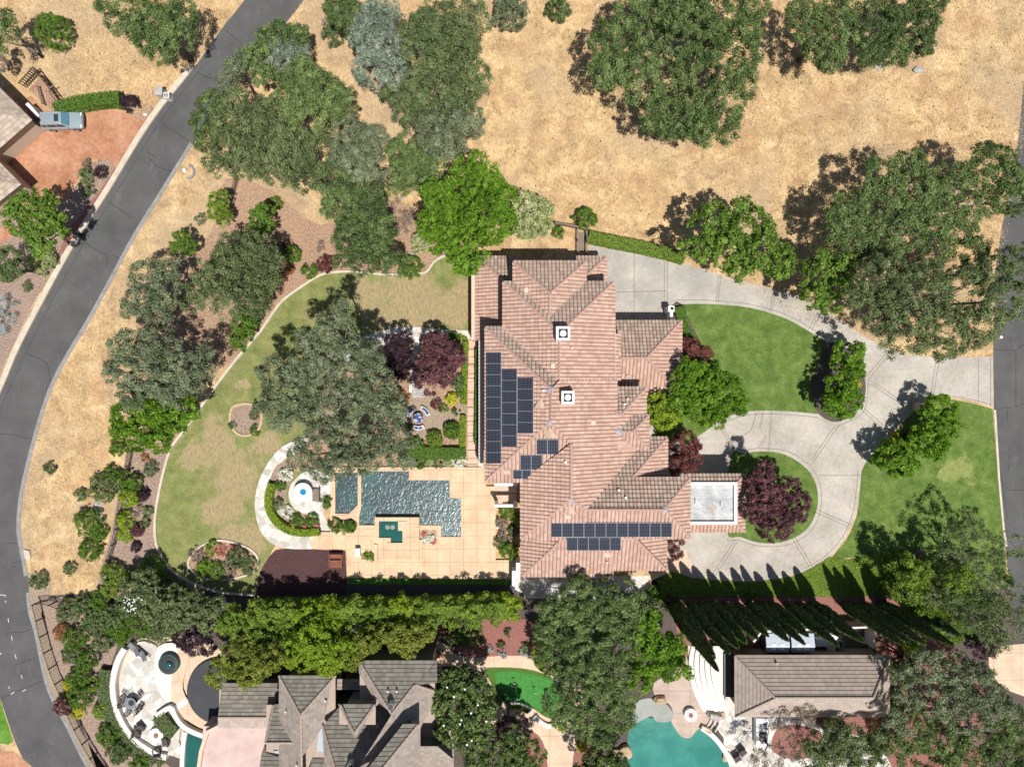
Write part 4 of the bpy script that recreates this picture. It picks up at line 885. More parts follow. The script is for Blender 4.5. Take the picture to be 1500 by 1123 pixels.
for o_ in (body, cab):
    bv = o_.modifiers.new('bevel', 'BEVEL'); bv.width = .09; bv.segments = 3; bv.limit_method = 'ANGLE'
    o_.data.polygons.foreach_set('use_smooth', [True]*len(o_.data.polygons))
m = MB()
for x in (-1.4, -.32, .62):
    for s in (-1, 1): m.box(x-.012, s*.945-.004, .5, x+.012, s*.945+.004, 1.0)
m.box(.98, -.6, 1.105, 1.0, .6, 1.112); m.build('panel_gaps', M['darkmetal'], car, local=True)
# ------------------------------------------------ street furniture
mb_ = empty('mailbox_pillar', W(236, 136), 'grey stone mailbox pillar beside the curving road', 'mailbox')
p = W(235.5, 134, 1.2); m = MB(); m.box(p.x-.55, p.y-.35, 0, p.x+.1, p.y+.45, 1.15); m.box(p.x-.62, p.y-.42, 1.151, p.x+.17, p.y+.52, 1.28); m.build('pillar', M['greyrock'], mb_)
m = MB(); m.box(p.x+.2, p.y-.55, 0, p.x+.7, p.y-.05, .9); m.box(p.x+.16, p.y-.6, .901, p.x+.76, p.y, 1.0); m.build('box', M['whitestone'], mb_)
m = MB()
for i in range(3): m.box(p.x+.24+i*.15, p.y-.5, 1.001, p.x+.32+i*.15, p.y-.1, 1.012)
m.build('slot', M['darkmetal'], mb_)
m = MB(); p = W(1352, 596, 1.3); m.box(p.x-.38, p.y-.42, 0, p.x+.38, p.y+.42, 1.3); m.box(p.x-.44, p.y-.48, 1.301, p.x+.44, p.y+.48, 1.42); thing(m, 'gate_pillar', M['stucco'], 'square stucco pillar between the young trees at the driveway mouth', 'pillar')
gp = empty('garage_pillar', W(984, 460), 'white stucco pillar with short wing wall at the corner of the garage court', 'pillar'); m = MB(); a, b_ = W(979, 456.5, 1.9), W(988, 448, 1.9); m.box(a.x, a.y, 0, b_.x, b_.y, 1.9); a2, b2 = W(981.5, 465, 1.9), W(985.5, 456.5, 1.9); m.box(a2.x, a2.y, 0, b2.x, b2.y-.01, 1.9); m.build('pillar', M['whitewall'], gp)
m = MB(); p = W(984.5, 452, 1.9); m.lathe(p, [(.12, 0), (.16, .12), (.05, .3)], 10); m.build('lamp', M['darkmetal'], gp)
m = MB(); m.lathe(W(1462, 494, 0)+Vector((0, 0, .02)), [(.16, 0), (.15, .5), (.05, .55)], 10); thing(m, 'marker_post', M['white'], 'small white marker post at the street edge below the big oak', 'post')
m = MB()
R2 = [(276+9*math.cos(a), 252+9.5*math.sin(a)) for a in [i*.35 for i in range(-4, 6)]]; ribbon(m, R2, .22, 0, .2); thing(m, 'stone_ring', M['gutter'], 'half ring of pale stones in dry grass beside the road', 'stones')
m = MB(); m.lathe(W(272, 251), [(.22, 0), (.2, .35), (.08, .4)], 10); thing(m, 'standpipe', M['white'], 'small white pipe cap inside the pale stone ring', 'pipe')
m = MB(); m.prism(px([(36,804),(44,806),(46,812),(46,818),(39,818),(37,812)]), .01, .18); thing(m, 'storm_drain', M['kerb'], 'pale concrete storm drain inlet at the inner edge of the road', 'drain')
# gate at the north path
gt = empty('wooden_gate', W(852, 355), 'weathered grey wooden gate and walkway beside the north hedge', 'gate')
m = MB()
for i in range(5): a, b_ = W(846+i*2.4, 368, .1), W(848.2+i*2.4, 340, .1); m.box(a.x, a.y, .02, b_.x, b_.y, .10)
m.build('boards', M['wood'], gt)
for u in (845.5, 858.5):
    m = MB(); a, b_ = W(u, 372), W(u, 335); m.bar((a.x, a.y, 1.0), (b_.x, b_.y, 1.0), .08, .08); m.bar((a.x, a.y, .4), (b_.x, b_.y, .4), .06, .06)
    for q in (a, (a+b_)/2, b_): m.box(q.x-.06, q.y-.06, 0, q.x+.06, q.y+.06, 1.15)
    m.build('rail', M['wood'], gt)
m = MB(); ribbon(m, [(812,329),(826,331),(843,334),(858,338)], .12, 0, 1.0); thing(m, 'timber_fence', M['wood'], 'short dark timber fence running west from the wooden gate', 'fence')
# wire fences
def wire_fence(pts, label, h=1.2, step=1.6, mesh=.28):
    c = px(smoothpath(pts, 6)); r = empty('wire_fence', (c[0].x, c[0].y, 0), label, 'fence')
    L = [0]
    for i in range(1, len(c)): L.append(L[-1]+(c[i]-c[i-1]).length)
    def at(s):
        for i in range(1, len(c)):
            if s <= L[i]: return c[i-1].lerp(c[i], (s-L[i-1])/(L[i]-L[i-1]))
        return c[-1]
    n = int(L[-1]/step); 
    for i in range(n+1):
        p = at(L[-1]*i/n); m = MB(); m.box(p.x-.05, p.y-.05, 0, p.x+.05, p.y+.05, h+.05); m.build('post', M['ironmesh'], r)
    for z in (h, .1):
        m = MB()
        for i in range(n*2): a, b_ = at(L[-1]*i/(n*2)), at(L[-1]*(i+1)/(n*2)); m.bar((a.x, a.y, z), (b_.x, b_.y, z), .04, .04)
        m.build('rail', M['ironmesh'], r)
    m = MB(); k = int(L[-1]/mesh)
    for i in range(k):
        a, b_ = at(L[-1]*i/k), at(L[-1]*(i+1)/k); 
        for j in range(4):
            z0, z1 = .1+j*(h-.1)/4, .1+(j+1)*(h-.1)/4
            m.bar((a.x, a.y, z0), (b_.x, b_.y, z1), .016, .016); m.bar((a.x, a.y, z1), (b_.x, b_.y, z0), .016, .016)
    m.build('wire_mesh', M['ironmesh'], r)
    return r
wire_fence([(60,880),(66,905),(74,940),(86,978),(100,1010),(116,1050),(140,1095),(170,1140)], 'dark wire fence with posts between the road verge and the shrub bed at lower left', 1.4)
wire_fence([(60,880),(75,878),(100,886),(130,890)], 'short dark wire fence across the top of the lower left shrub bed', 1.4)
wire_fence([(196,658),(192,680),(184,720),(178,760),(172,790),(164,815),(158,840)], 'diamond wire fence down the west bed between dry grass and gold shrubs', 1.1)
wire_fence([(350,262),(342,290),(330,310),(324,330)], 'short wire fence beside the round shrub near the road', 1.1)
# deck corner at upper left
dk = empty('timber_deck', W(60, 140), 'small brown timber deck with dark railing beside the parked car', 'deck')
m = MB(); m.prism(px([(42,131),(62,110),(92,156),(78,165)], .6), .1, .6); m.build('floor', M['woodboard'], dk)
m = MB()
for a, b_ in (((62,108), (98,154)), ((42,130), (62,108))):
    p, q = W(*a), W(*b_)
    for z in (1.5, .8): m.bar((p.x, p.y, z), (q.x, q.y, z), .07, .07)
    for i in range(9): r_ = p.lerp(q, i/8); m.box(r_.x-.04, r_.y-.04, .3, r_.x+.04, r_.y+.04, 1.52)
m.build('railing', M['ironmesh'], dk)
m = MB()
for i in range(7): p = W(66+i*1.2, 134+i*4); m.box(p.x-.05, p.y-.05, .6, p.x+.05, p.y+.05, 1.4)
m.bar(W(66, 134, 1.4), W(84, 157, 1.4), .08, .06); m.bar(W(66, 134, 1.4), W(78, 126, 1.4), .08, .06); m.build('gate', M['wood'], dk)
m = MB(); m.prism(px([(37,153),(41,150),(57,168),(56,172),(52,170)], 1.6), 0, 1.6); m.prism(px([(57,172),(58,170),(66,177),(64,178)], 1.6), 0, 1.5); thing(m, 'garden_wall', M['whitewall'], 'short white wall top between the taupe house and the deck', 'wall')
# ------------------------------------------------ lower left terrace
pt = W(215, 1020)
sheet('round_terrace', smoothpath([(176,995),(186,963),(203,940),(228,945),(238,965),(236,1000),(240,1020),(262,1030),(268,1050),(262,1085),(270,1105),(245,1105),(215,1088),(190,1060),(177,1030)], 3, True), .30, M['flag'], z0=0)
sheet('cream_ring', smoothpath([(232,946),(262,944),(270,975),(262,1000),(258,1030),(240,1024),(228,1000),(226,980)], 3, True), .304, M['whitestone'])
sheet('tan_ring', smoothpath([(262,950),(280,948),(272,980),(268,1010),(285,1032),(322,1028),(318,1062),(300,1068),(275,1055),(255,1040),(250,1005),(256,975)], 3, True), .308, M['pathconc'])
sheet('terrace_strip', [(253,1035),(270,1022),(276,1028),(259,1041)], .312, M['whitestone'])
m = MB(); ribbon(m, [(182,950),(172,968),(165,995),(165,1015),(170,1040),(182,1065),(198,1085),(215,1097),(232,1107),(243,1109)], .6, 0, .75, sm=4, zz=.75); thing(m, 'curved_wall', M['whitestone'], 'white capped curved wall round the flagstone terrace at the lower left', 'wall')
m = MB(); ribbon(m, [(228,1049),(249,1036),(256,1048),(266,1062),(282,1072),(304,1080)], .5, .3, .85, sm=3, zz=.85); thing(m, 'curved_wall', M['whitestone'], 'short white wall above the boxwood bed near the fire pit', 'wall')
m = MB(); ribbon(m, [(271,1072),(268,1090),(266,1130),(266,1180)], .45, .3, .6, sm=2, zz=.6); thing(m, 'curved_wall', M['whitestone'], 'white wall edge running down beside the narrow green pool', 'wall')
sheet('narrow_pool', [(272,1072),(301,1080),(294,1105),(290,1180),(268,1180)], .34, M['spawater'])
m = MB(); c = W(322, 1012, .35); m.lathe((c.x, c.y, .312), [(3.45, 0), (3.42, .05), (.3, .06)], 40); thing(m, 'pond_cover', M['tarp'], 'large round charcoal cover set in the tan paving beside the grey house', 'cover')
hc = W(246, 973, .9); ht = empty('round_spa', (hc.x, hc.y, 0), 'round dark green spa with domed lid on the flagstone terrace', 'spa')
m = MB().lathe((hc.x, hc.y, .3), [(1.05, 0), (1.08, .45), (1.0, .52), (.6, .56)], 32); m.build('tub', M['potgreen'], ht)
m = MB().lathe((hc.x+.12, hc.y-.03, .86), [(.42, 0), (.36, .16), (.2, .24), (.05, .26)], 20); m.build('dome', M['spawater'], ht, smooth=True)
m = MB().lathe((hc.x+.02, hc.y, .83), [(.80, 0), (.78, .03), (.74, .04)], 28); m.build('rim', M['darkmetal'], ht)
lounger('sun_lounger', 202, 947, math.radians(-40), 'dark framed grey sun lounger at the top of the curved terrace, nearer the wall', 'lounger', M['greyfab'], 1.7, .65, 'loungers on the flagstone terrace').location.z = .3
lounger('sun_lounger', 212, 954, math.radians(-40), 'dark framed grey sun lounger at the top of the curved terrace, nearer the round spa', 'lounger', M['greyfab'], 1.7, .65, 'loungers on the flagstone terrace').location.z = .3
def chair(name, x, y, rz, label, mat, group, w=.52, z=.3, solid=False):
    r = empty(name, (x, y, z), label, 'chair', group, rz)
    m = MB()
    if solid: m.box(-w/2, -w/2, .30, w/2, w/2, .44)
    else:
        for i in range(5): m.box(-w/2+i*w/5, -w/2, .42, -w/2+(i+.6)*w/5, w/2, .45)
    m.build('seat', mat, r, local=True)
    m = MB()
    if solid: m.box(-w/2-.02, w/2-.1, .44, w/2+.02, w/2+.06, .85)
    else:
        for i in range(5): m.box(-w/2+i*w/5, w/2-.02, .45, -w/2+(i+.5)*w/5, w/2+.02, .88)
        m.box(-w/2, w/2-.03, .88, w/2, w/2+.04, .92)
    m.build('backrest', mat, r, local=True)
    for sx in (-1, 1):
        m = MB(); m.box(sx*w/2-.03, -w/2, .60, sx*w/2+.03, w/2, .64); m.box(sx*w/2-.02, -w/2, .44, sx*w/2+.02, -w/2+.05, .60); m.build('armrest', mat, r, local=True)
        for sy in (-1, 1):
            m = MB(); m.box(sx*(w/2-.03)-.025, sy*(w/2-.04)-.025, 0, sx*(w/2-.03)+.025, sy*(w/2-.04)+.025, .42 if not solid else .30); m.build('leg', mat, r, local=True)
    return r
tc = W(191, 1030, 1.0); tb = empty('patio_table', (tc.x, tc.y, .3), 'round black iron table with closed umbrella base on the lower left terrace', 'table')
m = MB().lathe((0, 0, .70), [(.60, 0), (.62, .02), (.60, .05), (.08, .051)], 24); m.build('tabletop', M['greyfab'], tb, local=True)
m = MB(); m.tube([(0, 0, 0), (0, 0, .70)], .06, 8); m.lathe((0, 0, 0), [(.35, 0), (.3, .05), (.06, .08)], 14); m.build('pedestal', M['darkmetal'], tb, local=True)
m = MB(); m.lathe((.12, .1, .76), [(.3, 0), (.31, .01), (.05, .012)], 16); m.build('tray', M['darkmetal'], tb, local=True)
for i, (a, nm) in enumerate(((40, 'upper right'), (140, 'upper left'), (190, 'left'), (250, 'lower left'), (330, 'right'), (300, 'lower right'))):
    r = math.radians(a); chair('patio_chair', tc.x+1.0*math.cos(r), tc.y+1.0*math.sin(r), r-math.pi/2, 'black iron patio chair at the %s of the round table' % nm, M['ironmesh'], 'iron chairs round the patio table', .5)
fp = W(229, 1076, .6); fr = empty('fire_pit', (fp.x, fp.y, .3), 'round white fire pit with rusty stones on the lower left terrace', 'fire pit')
m = MB().lathe((0, 0, 0), [(.74, 0), (.74, .42), (.30, .425), (.28, .36), (.1, .36)], 28); m.build('surround', M['whitewall'], fr, local=True)
m = MB().lathe((0, 0, .362), [(.27, 0), (.2, .04), (.05, .05)], 14); m.build('stones', M['ember'], fr, local=True)
for u, v, a, nm in ((211, 1062, 40, 'upper left of'), (247, 1081, -80, 'right of'), (235, 1096, 190, 'below'), (206, 1069, 80, 'left of')):
    p = W(u, v); chair('armchair', p.x, p.y, math.radians(a), 'brown cushioned armchair %s the white fire pit' % nm, M['cushion'], 'armchairs round the fire pit', .72, .3, True)
# ------------------------------------------------ pool house terrace
sheet('lagoon_pool', smoothpath([(925,1045),(940,1048),(960,1052),(980,1052),(986,1062),(998,1078),(1012,1080),(1022,1068),(1032,1069),(1048,1082),(1060,1100),(1070,1140),(1040,1180),(940,1180),(918,1130),(920,1080)], 3, True), .03, M['lagoon'])
sheet('pool_shelf', smoothpath([(950,1022),(962,1026),(975,1030),(985,1042),(985,1052),(978,1057),(962,1056),(955,1048),(945,1052),(925,1060),(930,1030)], 3, True), .035, M['shelf'])
m = MB()
for i in range(5):
    r = [(1009+i*8+((v-975)/25)**2*3.0, v) for v in range(946, 1044, 4)]
    m.prism(px(r+[(1062, 1040), (1062, 946)], .2*(i+1)), .2*i+.01, .2*(i+1))
thing(m, 'curved_steps', M['whitestone'], 'broad curved white steps rising to the pool house', 'steps')
m = MB(); p0, p1 = W(1061, 1020, 1.3), W(1075, 957, 1.3); m.box(p0.x, p0.y, 1.01, p1.x, p1.y, 1.35); thing(m, 'serving_counter', M['glass'], 'dark glossy counter along the west wall of the pool house', 'counter')
fp = W(1012, 1047, .5); fr = empty('fire_pit', (fp.x, fp.y, .02), 'round white fire pit on the taupe terrace beside the turquoise pool', 'fire pit')
m = MB().lathe((0, 0, 0), [(.66, 0), (.66, .5), (.28, .505), (.26, .44), (.1, .44)], 28); m.build('surround', M['whitewall'], fr, local=True)
m = MB().lathe((0, 0, .442), [(.25, 0), (.2, .05), (.05, .06)], 14); m.build('stones', M['ember'], fr, local=True)
m = MB(); ribbon(m, [(1028,1066),(1040,1074),(1052,1086),(1064,1103),(1072,1120)], .5, 0, .5, sm=3, zz=.5); thing(m, 'curved_wall', M['whitestone'], 'low white wall curving along the right edge of the turquoise pool', 'wall')
m = MB()
for i in range(3): ribbon(m, [(1030+i*8,1066+i*1.5),(1037+i*7.5,1060-i),(1041+i*6,1052-i)], .09, .03, .2+.1*i)
thing(m, 'pool_steps', M['whitestone'], 'three curved white steps beside the tan boulders at the pool', 'steps')
def boulder(name, u, v, r, mat, label, sq=1.0, h=.6, group=None, rz=0):
    rng = random.Random(int(u*7+v)); bm = bmesh.new(); bmesh.ops.create_icosphere(bm, subdivisions=3, radius=1)
    rx = r*mpp()
    ph_ = [rng.uniform(0, 6.28) for _ in range(6)]
    for q in bm.verts:
        k = 1+.14*math.sin(3*q.co.x+ph_[0])+.12*math.sin(4*q.co.y+ph_[1])+.08*math.sin(7*q.co.z+ph_[2])+.05*math.sin(11*q.co.x+ph_[3])
        q.co = Vector((q.co.x*k*rx, q.co.y*k*rx*sq, (q.co.z*k+.5)*rx*h))
    me = bpy.data.meshes.new(name); bm.to_mesh(me); bm.free(); o = link(name, me, mat); o.location = W(u, v); o.rotation_euler = (0, 0, rz); return tag(o, label, 'boulder', group)
boulder('boulder', 966, 1023, 9, M['rock'], 'tan boulder where the shallow pool shelf meets the terrace', .6, .7)
boulder('boulder', 1045, 1045, 11, M['greyrock'], 'large mossy grey boulder between the terrace and the white paving', .6, .9, None, -.3)
boulder('boulder', 1056, 1046, 6, M['rock'], 'small orange boulder touching the mossy grey one', .8, .8)
boulder('boulder', 1034, 1066, 9, M['rock'], 'flat rusty boulder at the foot of the curved pool wall', .5, .6, None, -.5)
boulder('boulder', 914, 1098, 10, M['rock'], 'big pale orange boulder left of the turquoise pool', .9, .8)
boulder('boulder', 902, 1100, 7, M['rock'], 'rounded tan boulder under the oak left of the turquoise pool', .8, .8)
boulder('boulder', 1064, 1107, 6, M['rock'], 'tan boulder outside the curved pool wall', 1.2, .7)
boulder('boulder', 1345, 103, 7, M['greyrock'], 'grey rock in dry grass beside the oak pair at top right', .7, .5)
boulder('boulder', 1286, 99, 6, M['greyrock'], 'grey rock at the foot of the top right oak pair', .7, .5)
boulder('boulder', 213, 168, 3, M['whitestone'], 'small white rock on the verge opposite the parked car', .7, .5)
boulder('boulder', 152, 763, 3.5, M['greyrock'], 'grey rock beside the wire fence in the west bed', .8, .6)
for u, v, r in ((142, 738, 5), (146, 746, 5), (148, 755, 4)): boulder('boulder', u, v, r, M['greyrock'], 'dull grey rock in the rocky patch left of the wire fence', .8, .5, 'rocks in the patch beside the fence')
boulder('boulder', 590, 290, 5, M['greyrock'], 'pale slab rock beside the dry twiggy bush', .5, .5, None, .6)
boulder('boulder', 602, 372, 6, M['greyrock'], 'pale slab rock at the bottom of the reddish bed near the big green tree', .4, .4, None, -.6)
for u, v, rz, lb in ((1078, 1107, .5, 'nearer the pool'), (1086, 1098, .7, 'farther from the pool')):
    p = W(u, v); chair('pool_chair', p.x, p.y, rz, 'dark armchair in tree shade right of the turquoise pool, %s' % lb, M['cushion'], 'chairs beside the turquoise pool', .7, .02, True)
gr = empty('outdoor_kitchen', W(1118, 1070), 'white outdoor kitchen island with dark grill under the tree shade', 'outdoor kitchen')
m = MB(); p0, p1 = W(1108, 1092, .9), W(1126, 1052, .9); m.box(p0.x, p0.y, .02, p1.x, p1.y, .9); m.build('island', M['whitewall'], gr)
m = MB(); p0, p1 = W(1113, 1085, 1.0), W(1124, 1073, 1.0); m.box(p0.x, p0.y, .901, p1.x, p1.y, 1.15); m.build('grill', M['darkmetal'], gr)
m = MB(); p0, p1 = W(1113, 1067, 1.0), W(1124, 1060, 1.0); m.box(p0.x, p0.y, .901, p1.x, p1.y, .93); m.build('sink', M['greyfab'], gr)
for u0, u1, lb in ((1122, 1156, 'left'), (1159, 1193, 'right')):
    a, b_ = W(u0, 950, 2.1), W(u1, 928, 2.1); s = empty('metal_shed', ((a.x+b_.x)/2, (a.y+b_.y)/2, 0), '%s one of two pale blue metal sheds behind the pool house' % lb, 'shed', 'pale metal sheds')
    m = MB(); m.box(a.x+.05, a.y-.35, .03, b_.x-.05, b_.y-.05, 1.95); m.build('wall', M['darkmetal'], s)
    m = MB(); my = a.y*.75+b_.y*.25; m.add([(a.x, a.y-.4, 1.96), (b_.x, a.y-.4, 1.96), (b_.x, my, 2.3), (a.x, my, 2.3), (a.x, b_.y, 1.96), (b_.x, b_.y, 1.96)], [(0,1,2,3), (3,2,5,4), (0,3,4), (1,5,2)]); rf = m.build('roof', M['shed'], s)
    for i in range(2):
        for j in range(2):
            m = MB(); x = a.x+.75+i*.85; y = my-.35+j*.45; z = 2.3-.34*(abs(y-my)/(my-a.y+.4)); m.box(x-.2, y-.09, z-.02, x+.2, y+.09, z+.06); m.build('roof_vent', M['white'], rf)
m = MB(); p = W(1204, 941, .9); m.box(p.x-.6, p.y-.35, .03, p.x+.6, p.y+.35, .9); m.box(p.x-.62, p.y-.37, .901, p.x+.62, p.y+.37, .95); thing(m, 'storage_box', M['shed'], 'small pale box between the metal sheds and the water tank', 'box')
m = MB(); p = W(1222, 932, 1.5); m.lathe((p.x, p.y, .03), [(.50, 0), (.50, 1.3), (.35, 1.5), (.1, 1.55)], 20); thing(m, 'water_tank', M['white'], 'round white water tank behind the pool house', 'tank')
ac = empty('heat_pump', W(1230, 943), 'dark round fan heat pump beside the white water tank', 'heat pump')
m = MB(); p = W(1231, 944, .9); m.lathe((p.x, p.y, .03), [(.5, 0), (.5, .8), (.46, .85), (.34, .85), (.33, .78)], 20); m.build('casing', M['greyfab'], ac); m = MB(); m.lathe((p.x, p.y, .82), [(.3, 0), (.3, .03), (.05, .05)], 14); m.build('fan', M['darkmetal'], ac)
m = MB(); p = W(1219, 948, .8); m.box(p.x-.5, p.y-.6, .03, p.x+.3, p.y+.4, .8); m.box(p.x-.54, p.y-.64, .801, p.x+.34, p.y+.44, .84); thing(m, 'pool_filter_box', M['stucco'], 'tan filter box in front of the water tank', 'box')
# putting green details
m = MB(); ribbon(m, [(746,1030),(757,1030),(768,1033),(780,1039)], .5, 0, .35, sm=3); thing(m, 'curved_wall', M['whitestone'], 'short white curved wall below the putting green', 'wall')
m = MB(); ribbon(m, [(783,1047),(793,1056),(805,1061),(822,1055)], .45, 0, .35, sm=3); thing(m, 'curved_wall', M['whitestone'], 'white curved wall at the lower right edge of the putting green', 'wall')
for u, v, lb in ((752, 996, 'upper left'), (782, 1009, 'right'), (754, 1021, 'lower left')):
    p = W(u, v); h = empty('golf_flag', p, '%s small white flag pin on the putting green' % lb, 'flag', 'flag pins on the putting green')
    m = MB(); m.tube([(0, 0, .03), (0, 0, 1.0)], .02, 6); m.build('pole', M['white'], h, local=True)
    m = MB(); m.box(0, -.01, .75, .28, .01, .98); m.build('pennant', M['white'], h, local=True)
m = MB(); p = W(817, 997, .5); m.lathe((p.x, p.y, .03), [(.30, 0), (.33, .4), (.2, .5), (.05, .5)], 14); thing(m, 'garden_urn', M['greyfab'], 'round grey urn at the tree side of the putting green', 'urn')
# path edge near white wall of shade grass, small lawn planters
R2 = smoothpath([(340,598),(352,592),(368,592),(381,600),(384,615),(378,630),(362,638),(347,634),(338,620)], 3, True)
sheet('planting_ring', R2, .03, M['pinkmulch']); m = MB(); ribbon(m, R2, .22, .02, .16, closed=True); thing(m, 'stone_edging', M['rock'], 'ring of tan stones round the small bed in the west lawn', 'edging')
R3 = smoothpath([(276,826),(285,808),(303,795),(325,791),(348,796),(370,806),(379,820),(376,834),(360,842),(335,848),(310,848),(290,842)], 3, True)
sheet('island_bed', R3, .03, M['mulch']); m = MB(); ribbon(m, R3, .2, .02, .16, closed=True); thing(m, 'stone_edging', M['kerb'], 'stone edging round the oval flower island at the bottom of the west lawn', 'edging')
# ================================================================ foliage
VR = np.random.default_rng(11)
KIND = {  # clump radius, leaf half length, leaf aspect, leaves per clump, clump density, gap threshold
 'oak': (.44, .088, .62, 84, 1.75, .11), 'greyoak': (.42, .085, .60, 84, 1.75, .13), 'darkoak': (.40, .082, .6, 84, 1.9, .06), 'olive': (.42, .086, .5, 80, 1.6, .13),
 'openoak': (.44, .09, .6, 76, 2.4, .15), 'halfoak': (.44, .088, .6, 84, 1.8, .19), 'maple': (.42, .14, .62, 48, 1.5, .14), 'vivid': (.36, .12, .6, 50, 1.6, .10), 'young': (.32, .14, .5, 36, 1.6, .06), 'plum': (.32, .095, .6, 56, 1.6, .08),
 'hedge': (.34, .105, .6, 54, 1.7, .03), 'shrub': (.22, .07, .55, 42, 1.8, .03), 'tight': (.13, .05, .6, 34, 2.6, .0), 'blue': (.38, .13, .30, 60, 1.7, .06), 'wisp': (.40, .11, .35, 46, 1.35, .27), 'twig': (.34, .20, .10, 34, 1.0, .15), 'magnolia': (.38, .15, .5, 34, 1.5, .12)}
def quads(c, n, s, asp, rnd, name):
    N = len(c); r = VR.normal(size=(N, 3)); t = np.cross(n, r); t /= np.linalg.norm(t, axis=1)[:, None]+1e-9
    b = np.cross(n, t); s = s[:, None]
    v = np.stack([c-t*s, c-b*s*asp, c+t*s, c+b*s*asp], 1).reshape(-1, 3)
    me = bpy.data.meshes.new(name); me.vertices.add(4*N); me.vertices.foreach_set('co', v.astype(np.float32).ravel())
    me.loops.add(4*N); me.loops.foreach_set('vertex_index', np.arange(4*N, dtype=np.int32))
    me.polygons.add(N); me.polygons.foreach_set('loop_start', np.arange(0, 4*N, 4, dtype=np.int32)); me.polygons.foreach_set('loop_total', np.full(N, 4, dtype=np.int32))
    me.update(calc_edges=True); at = me.attributes.new('rnd', 'FLOAT', 'FACE'); at.data.foreach_set('value', rnd.astype(np.float32)); return me
def unit(N, zmin=-1.0):
    z = VR.uniform(zmin, 1, N); a = VR.uniform(0, 2*math.pi, N); r = np.sqrt(1-z*z); return np.stack([r*np.cos(a), r*np.sin(a), z], 1)
def crown_mesh(lobes, kind, name='crown'):
    """lobes: (x, y, z, rx, rz) in local metres"""
    rc, ls, asp, nl, dens, gap = KIND[kind]; C_ = []; N_ = []; R_ = []
    ph = VR.uniform(0, 6.28, 6)
    for x, y, z, rx, rz in lobes:
        n = max(6, int(2.5*dens*(rx*rx*.55+rx*rz*.45)/rc**2)); d = unit(n, -.45)
        rad = np.where(VR.random(n) < .8, VR.uniform(.78, 1.03, n), VR.uniform(.3, .8, n))[:, None]
        lump = 1+.13*np.sin(d[:, :1]*4+ph[0])*np.cos(d[:, 1:2]*5+ph[1])+.06*np.sin(d[:, 2:]*7+ph[2])
        cc = np.array([x, y, z])+d*rad*lump*np.array([rx, rx, rz])
        q = cc*1.0; nz = np.sin(q[:, 0]*1.35+ph[3])*np.sin(q[:, 1]*1.2+ph[4])+.6*np.sin(q[:, 0]*2.9+q[:, 1]*2.3+ph[5])
        keep = VR.random(n) > gap*(1+.9*np.clip(nz, -1, 1.2)); cc = cc[keep]; d = d[keep]; n = len(cc)
        if n == 0: continue
        crad = rc*VR.uniform(.65, 1.25, n); cr = VR.normal(.5+VR.uniform(-.12, .12), .17, n)
        dd = VR.normal(size=(n, nl, 3)); dd /= np.linalg.norm(dd, axis=2)[..., None]
        dd = dd+d[:, None, :]*.55+np.array([0, 0, .35]); dd /= np.linalg.norm(dd, axis=2)[..., None]
        pr = VR.uniform(.5, 1.18, (n, nl))
        p = cc[:, None, :]+dd*(crad[:, None]*pr)[..., None]*np.array([1, 1, .8])
        nn = dd*.75+VR.normal(size=dd.shape)*.42; nn /= np.linalg.norm(nn, axis=2)[..., None]
        C_.append(p.reshape(-1, 3)); N_.append(nn.reshape(-1, 3)); R_.append(np.clip(cr[:, None]+VR.normal(0, .11, (n, nl))+(pr-.85)*.25, 0, 1).ravel())  # leaves deeper in a clump coloured darker, imitating inner shade
    c = np.concatenate(C_); nn = np.concatenate(N_); r = np.concatenate(R_)
    return quads(c, nn, VR.uniform(.65, 1.25, len(c))*ls, asp, r, name)
def trunk_mesh(h, r, targets, seed):
    rng = random.Random(seed); m = MB(); zc = h*.42
    m.tube([(0, 0, -.1), (rng.uniform(-.1, .1), rng.uniform(-.1, .1), zc*.5), (0, 0, zc)], [r*1.25, r, r*.8], 8)
    for x, y, z, rr in targets:
        mid = Vector((x*.5+rng.uniform(-.3, .3), y*.5+rng.uniform(-.3, .3), (zc*.8+z)*.52))
        m.tube([(0, 0, zc*.75), mid, (x, y, z)], [r*.42, r*.26, r*.09], 6)
        for k in range(3):
            a = rng.uniform(0, 6.28); e = Vector((x+math.cos(a)*rr*.7, y+math.sin(a)*rr*.7, z+rr*.25)); m.tube([mid.lerp(Vector((x, y, z)), .5), e], [r*.12, r*.03], 5)
    return m
def tree(name, lobes, h, kind, mat, label, cat='tree', group=None, flat=.62, bark='trunk', tr=.22, limbs=True):
    """lobes: photo (u, v, radius px) [, dz]; h = height of the crown top"""
    zr = h*.5 if len(lobes) == 1 else h*.62
    L = []
    for l in lobes:
        u, v, r = l[:3]; dz = l[3] if len(l) > 3 else 0
        rm = r*mpp(h*.6); rz = min(rm*flat+.3, h*.46); zc = h-rz*1.0+dz-VR.uniform(0, .12)*h; zc = max(zc, rz*.55); rm = r*mpp(zc+rz*.4)*.93; p = W(u, v, zc+rz*.25); L.append((p.x, p.y, zc, rm, rz))
    w = sum(l[3]**2 for l in L); cx = sum(l[0]*l[3]**2 for l in L)/w; cy = sum(l[1]*l[3]**2 for l in L)/w
    e = empty(name, (cx, cy, 0), label, cat, group)
    LL = [(x-cx, y-cy, z, a, b) for x, y, z, a, b in L]
    me = crown_mesh(LL, kind); link('crown', me, M[mat], e)
    trunk_mesh(h, tr if tr else .2, [(x, y, z, a) for x, y, z, a, b in LL][:9], int(cx*10)).build('trunk', M[bark], e, local=True, smooth=True)
    return e
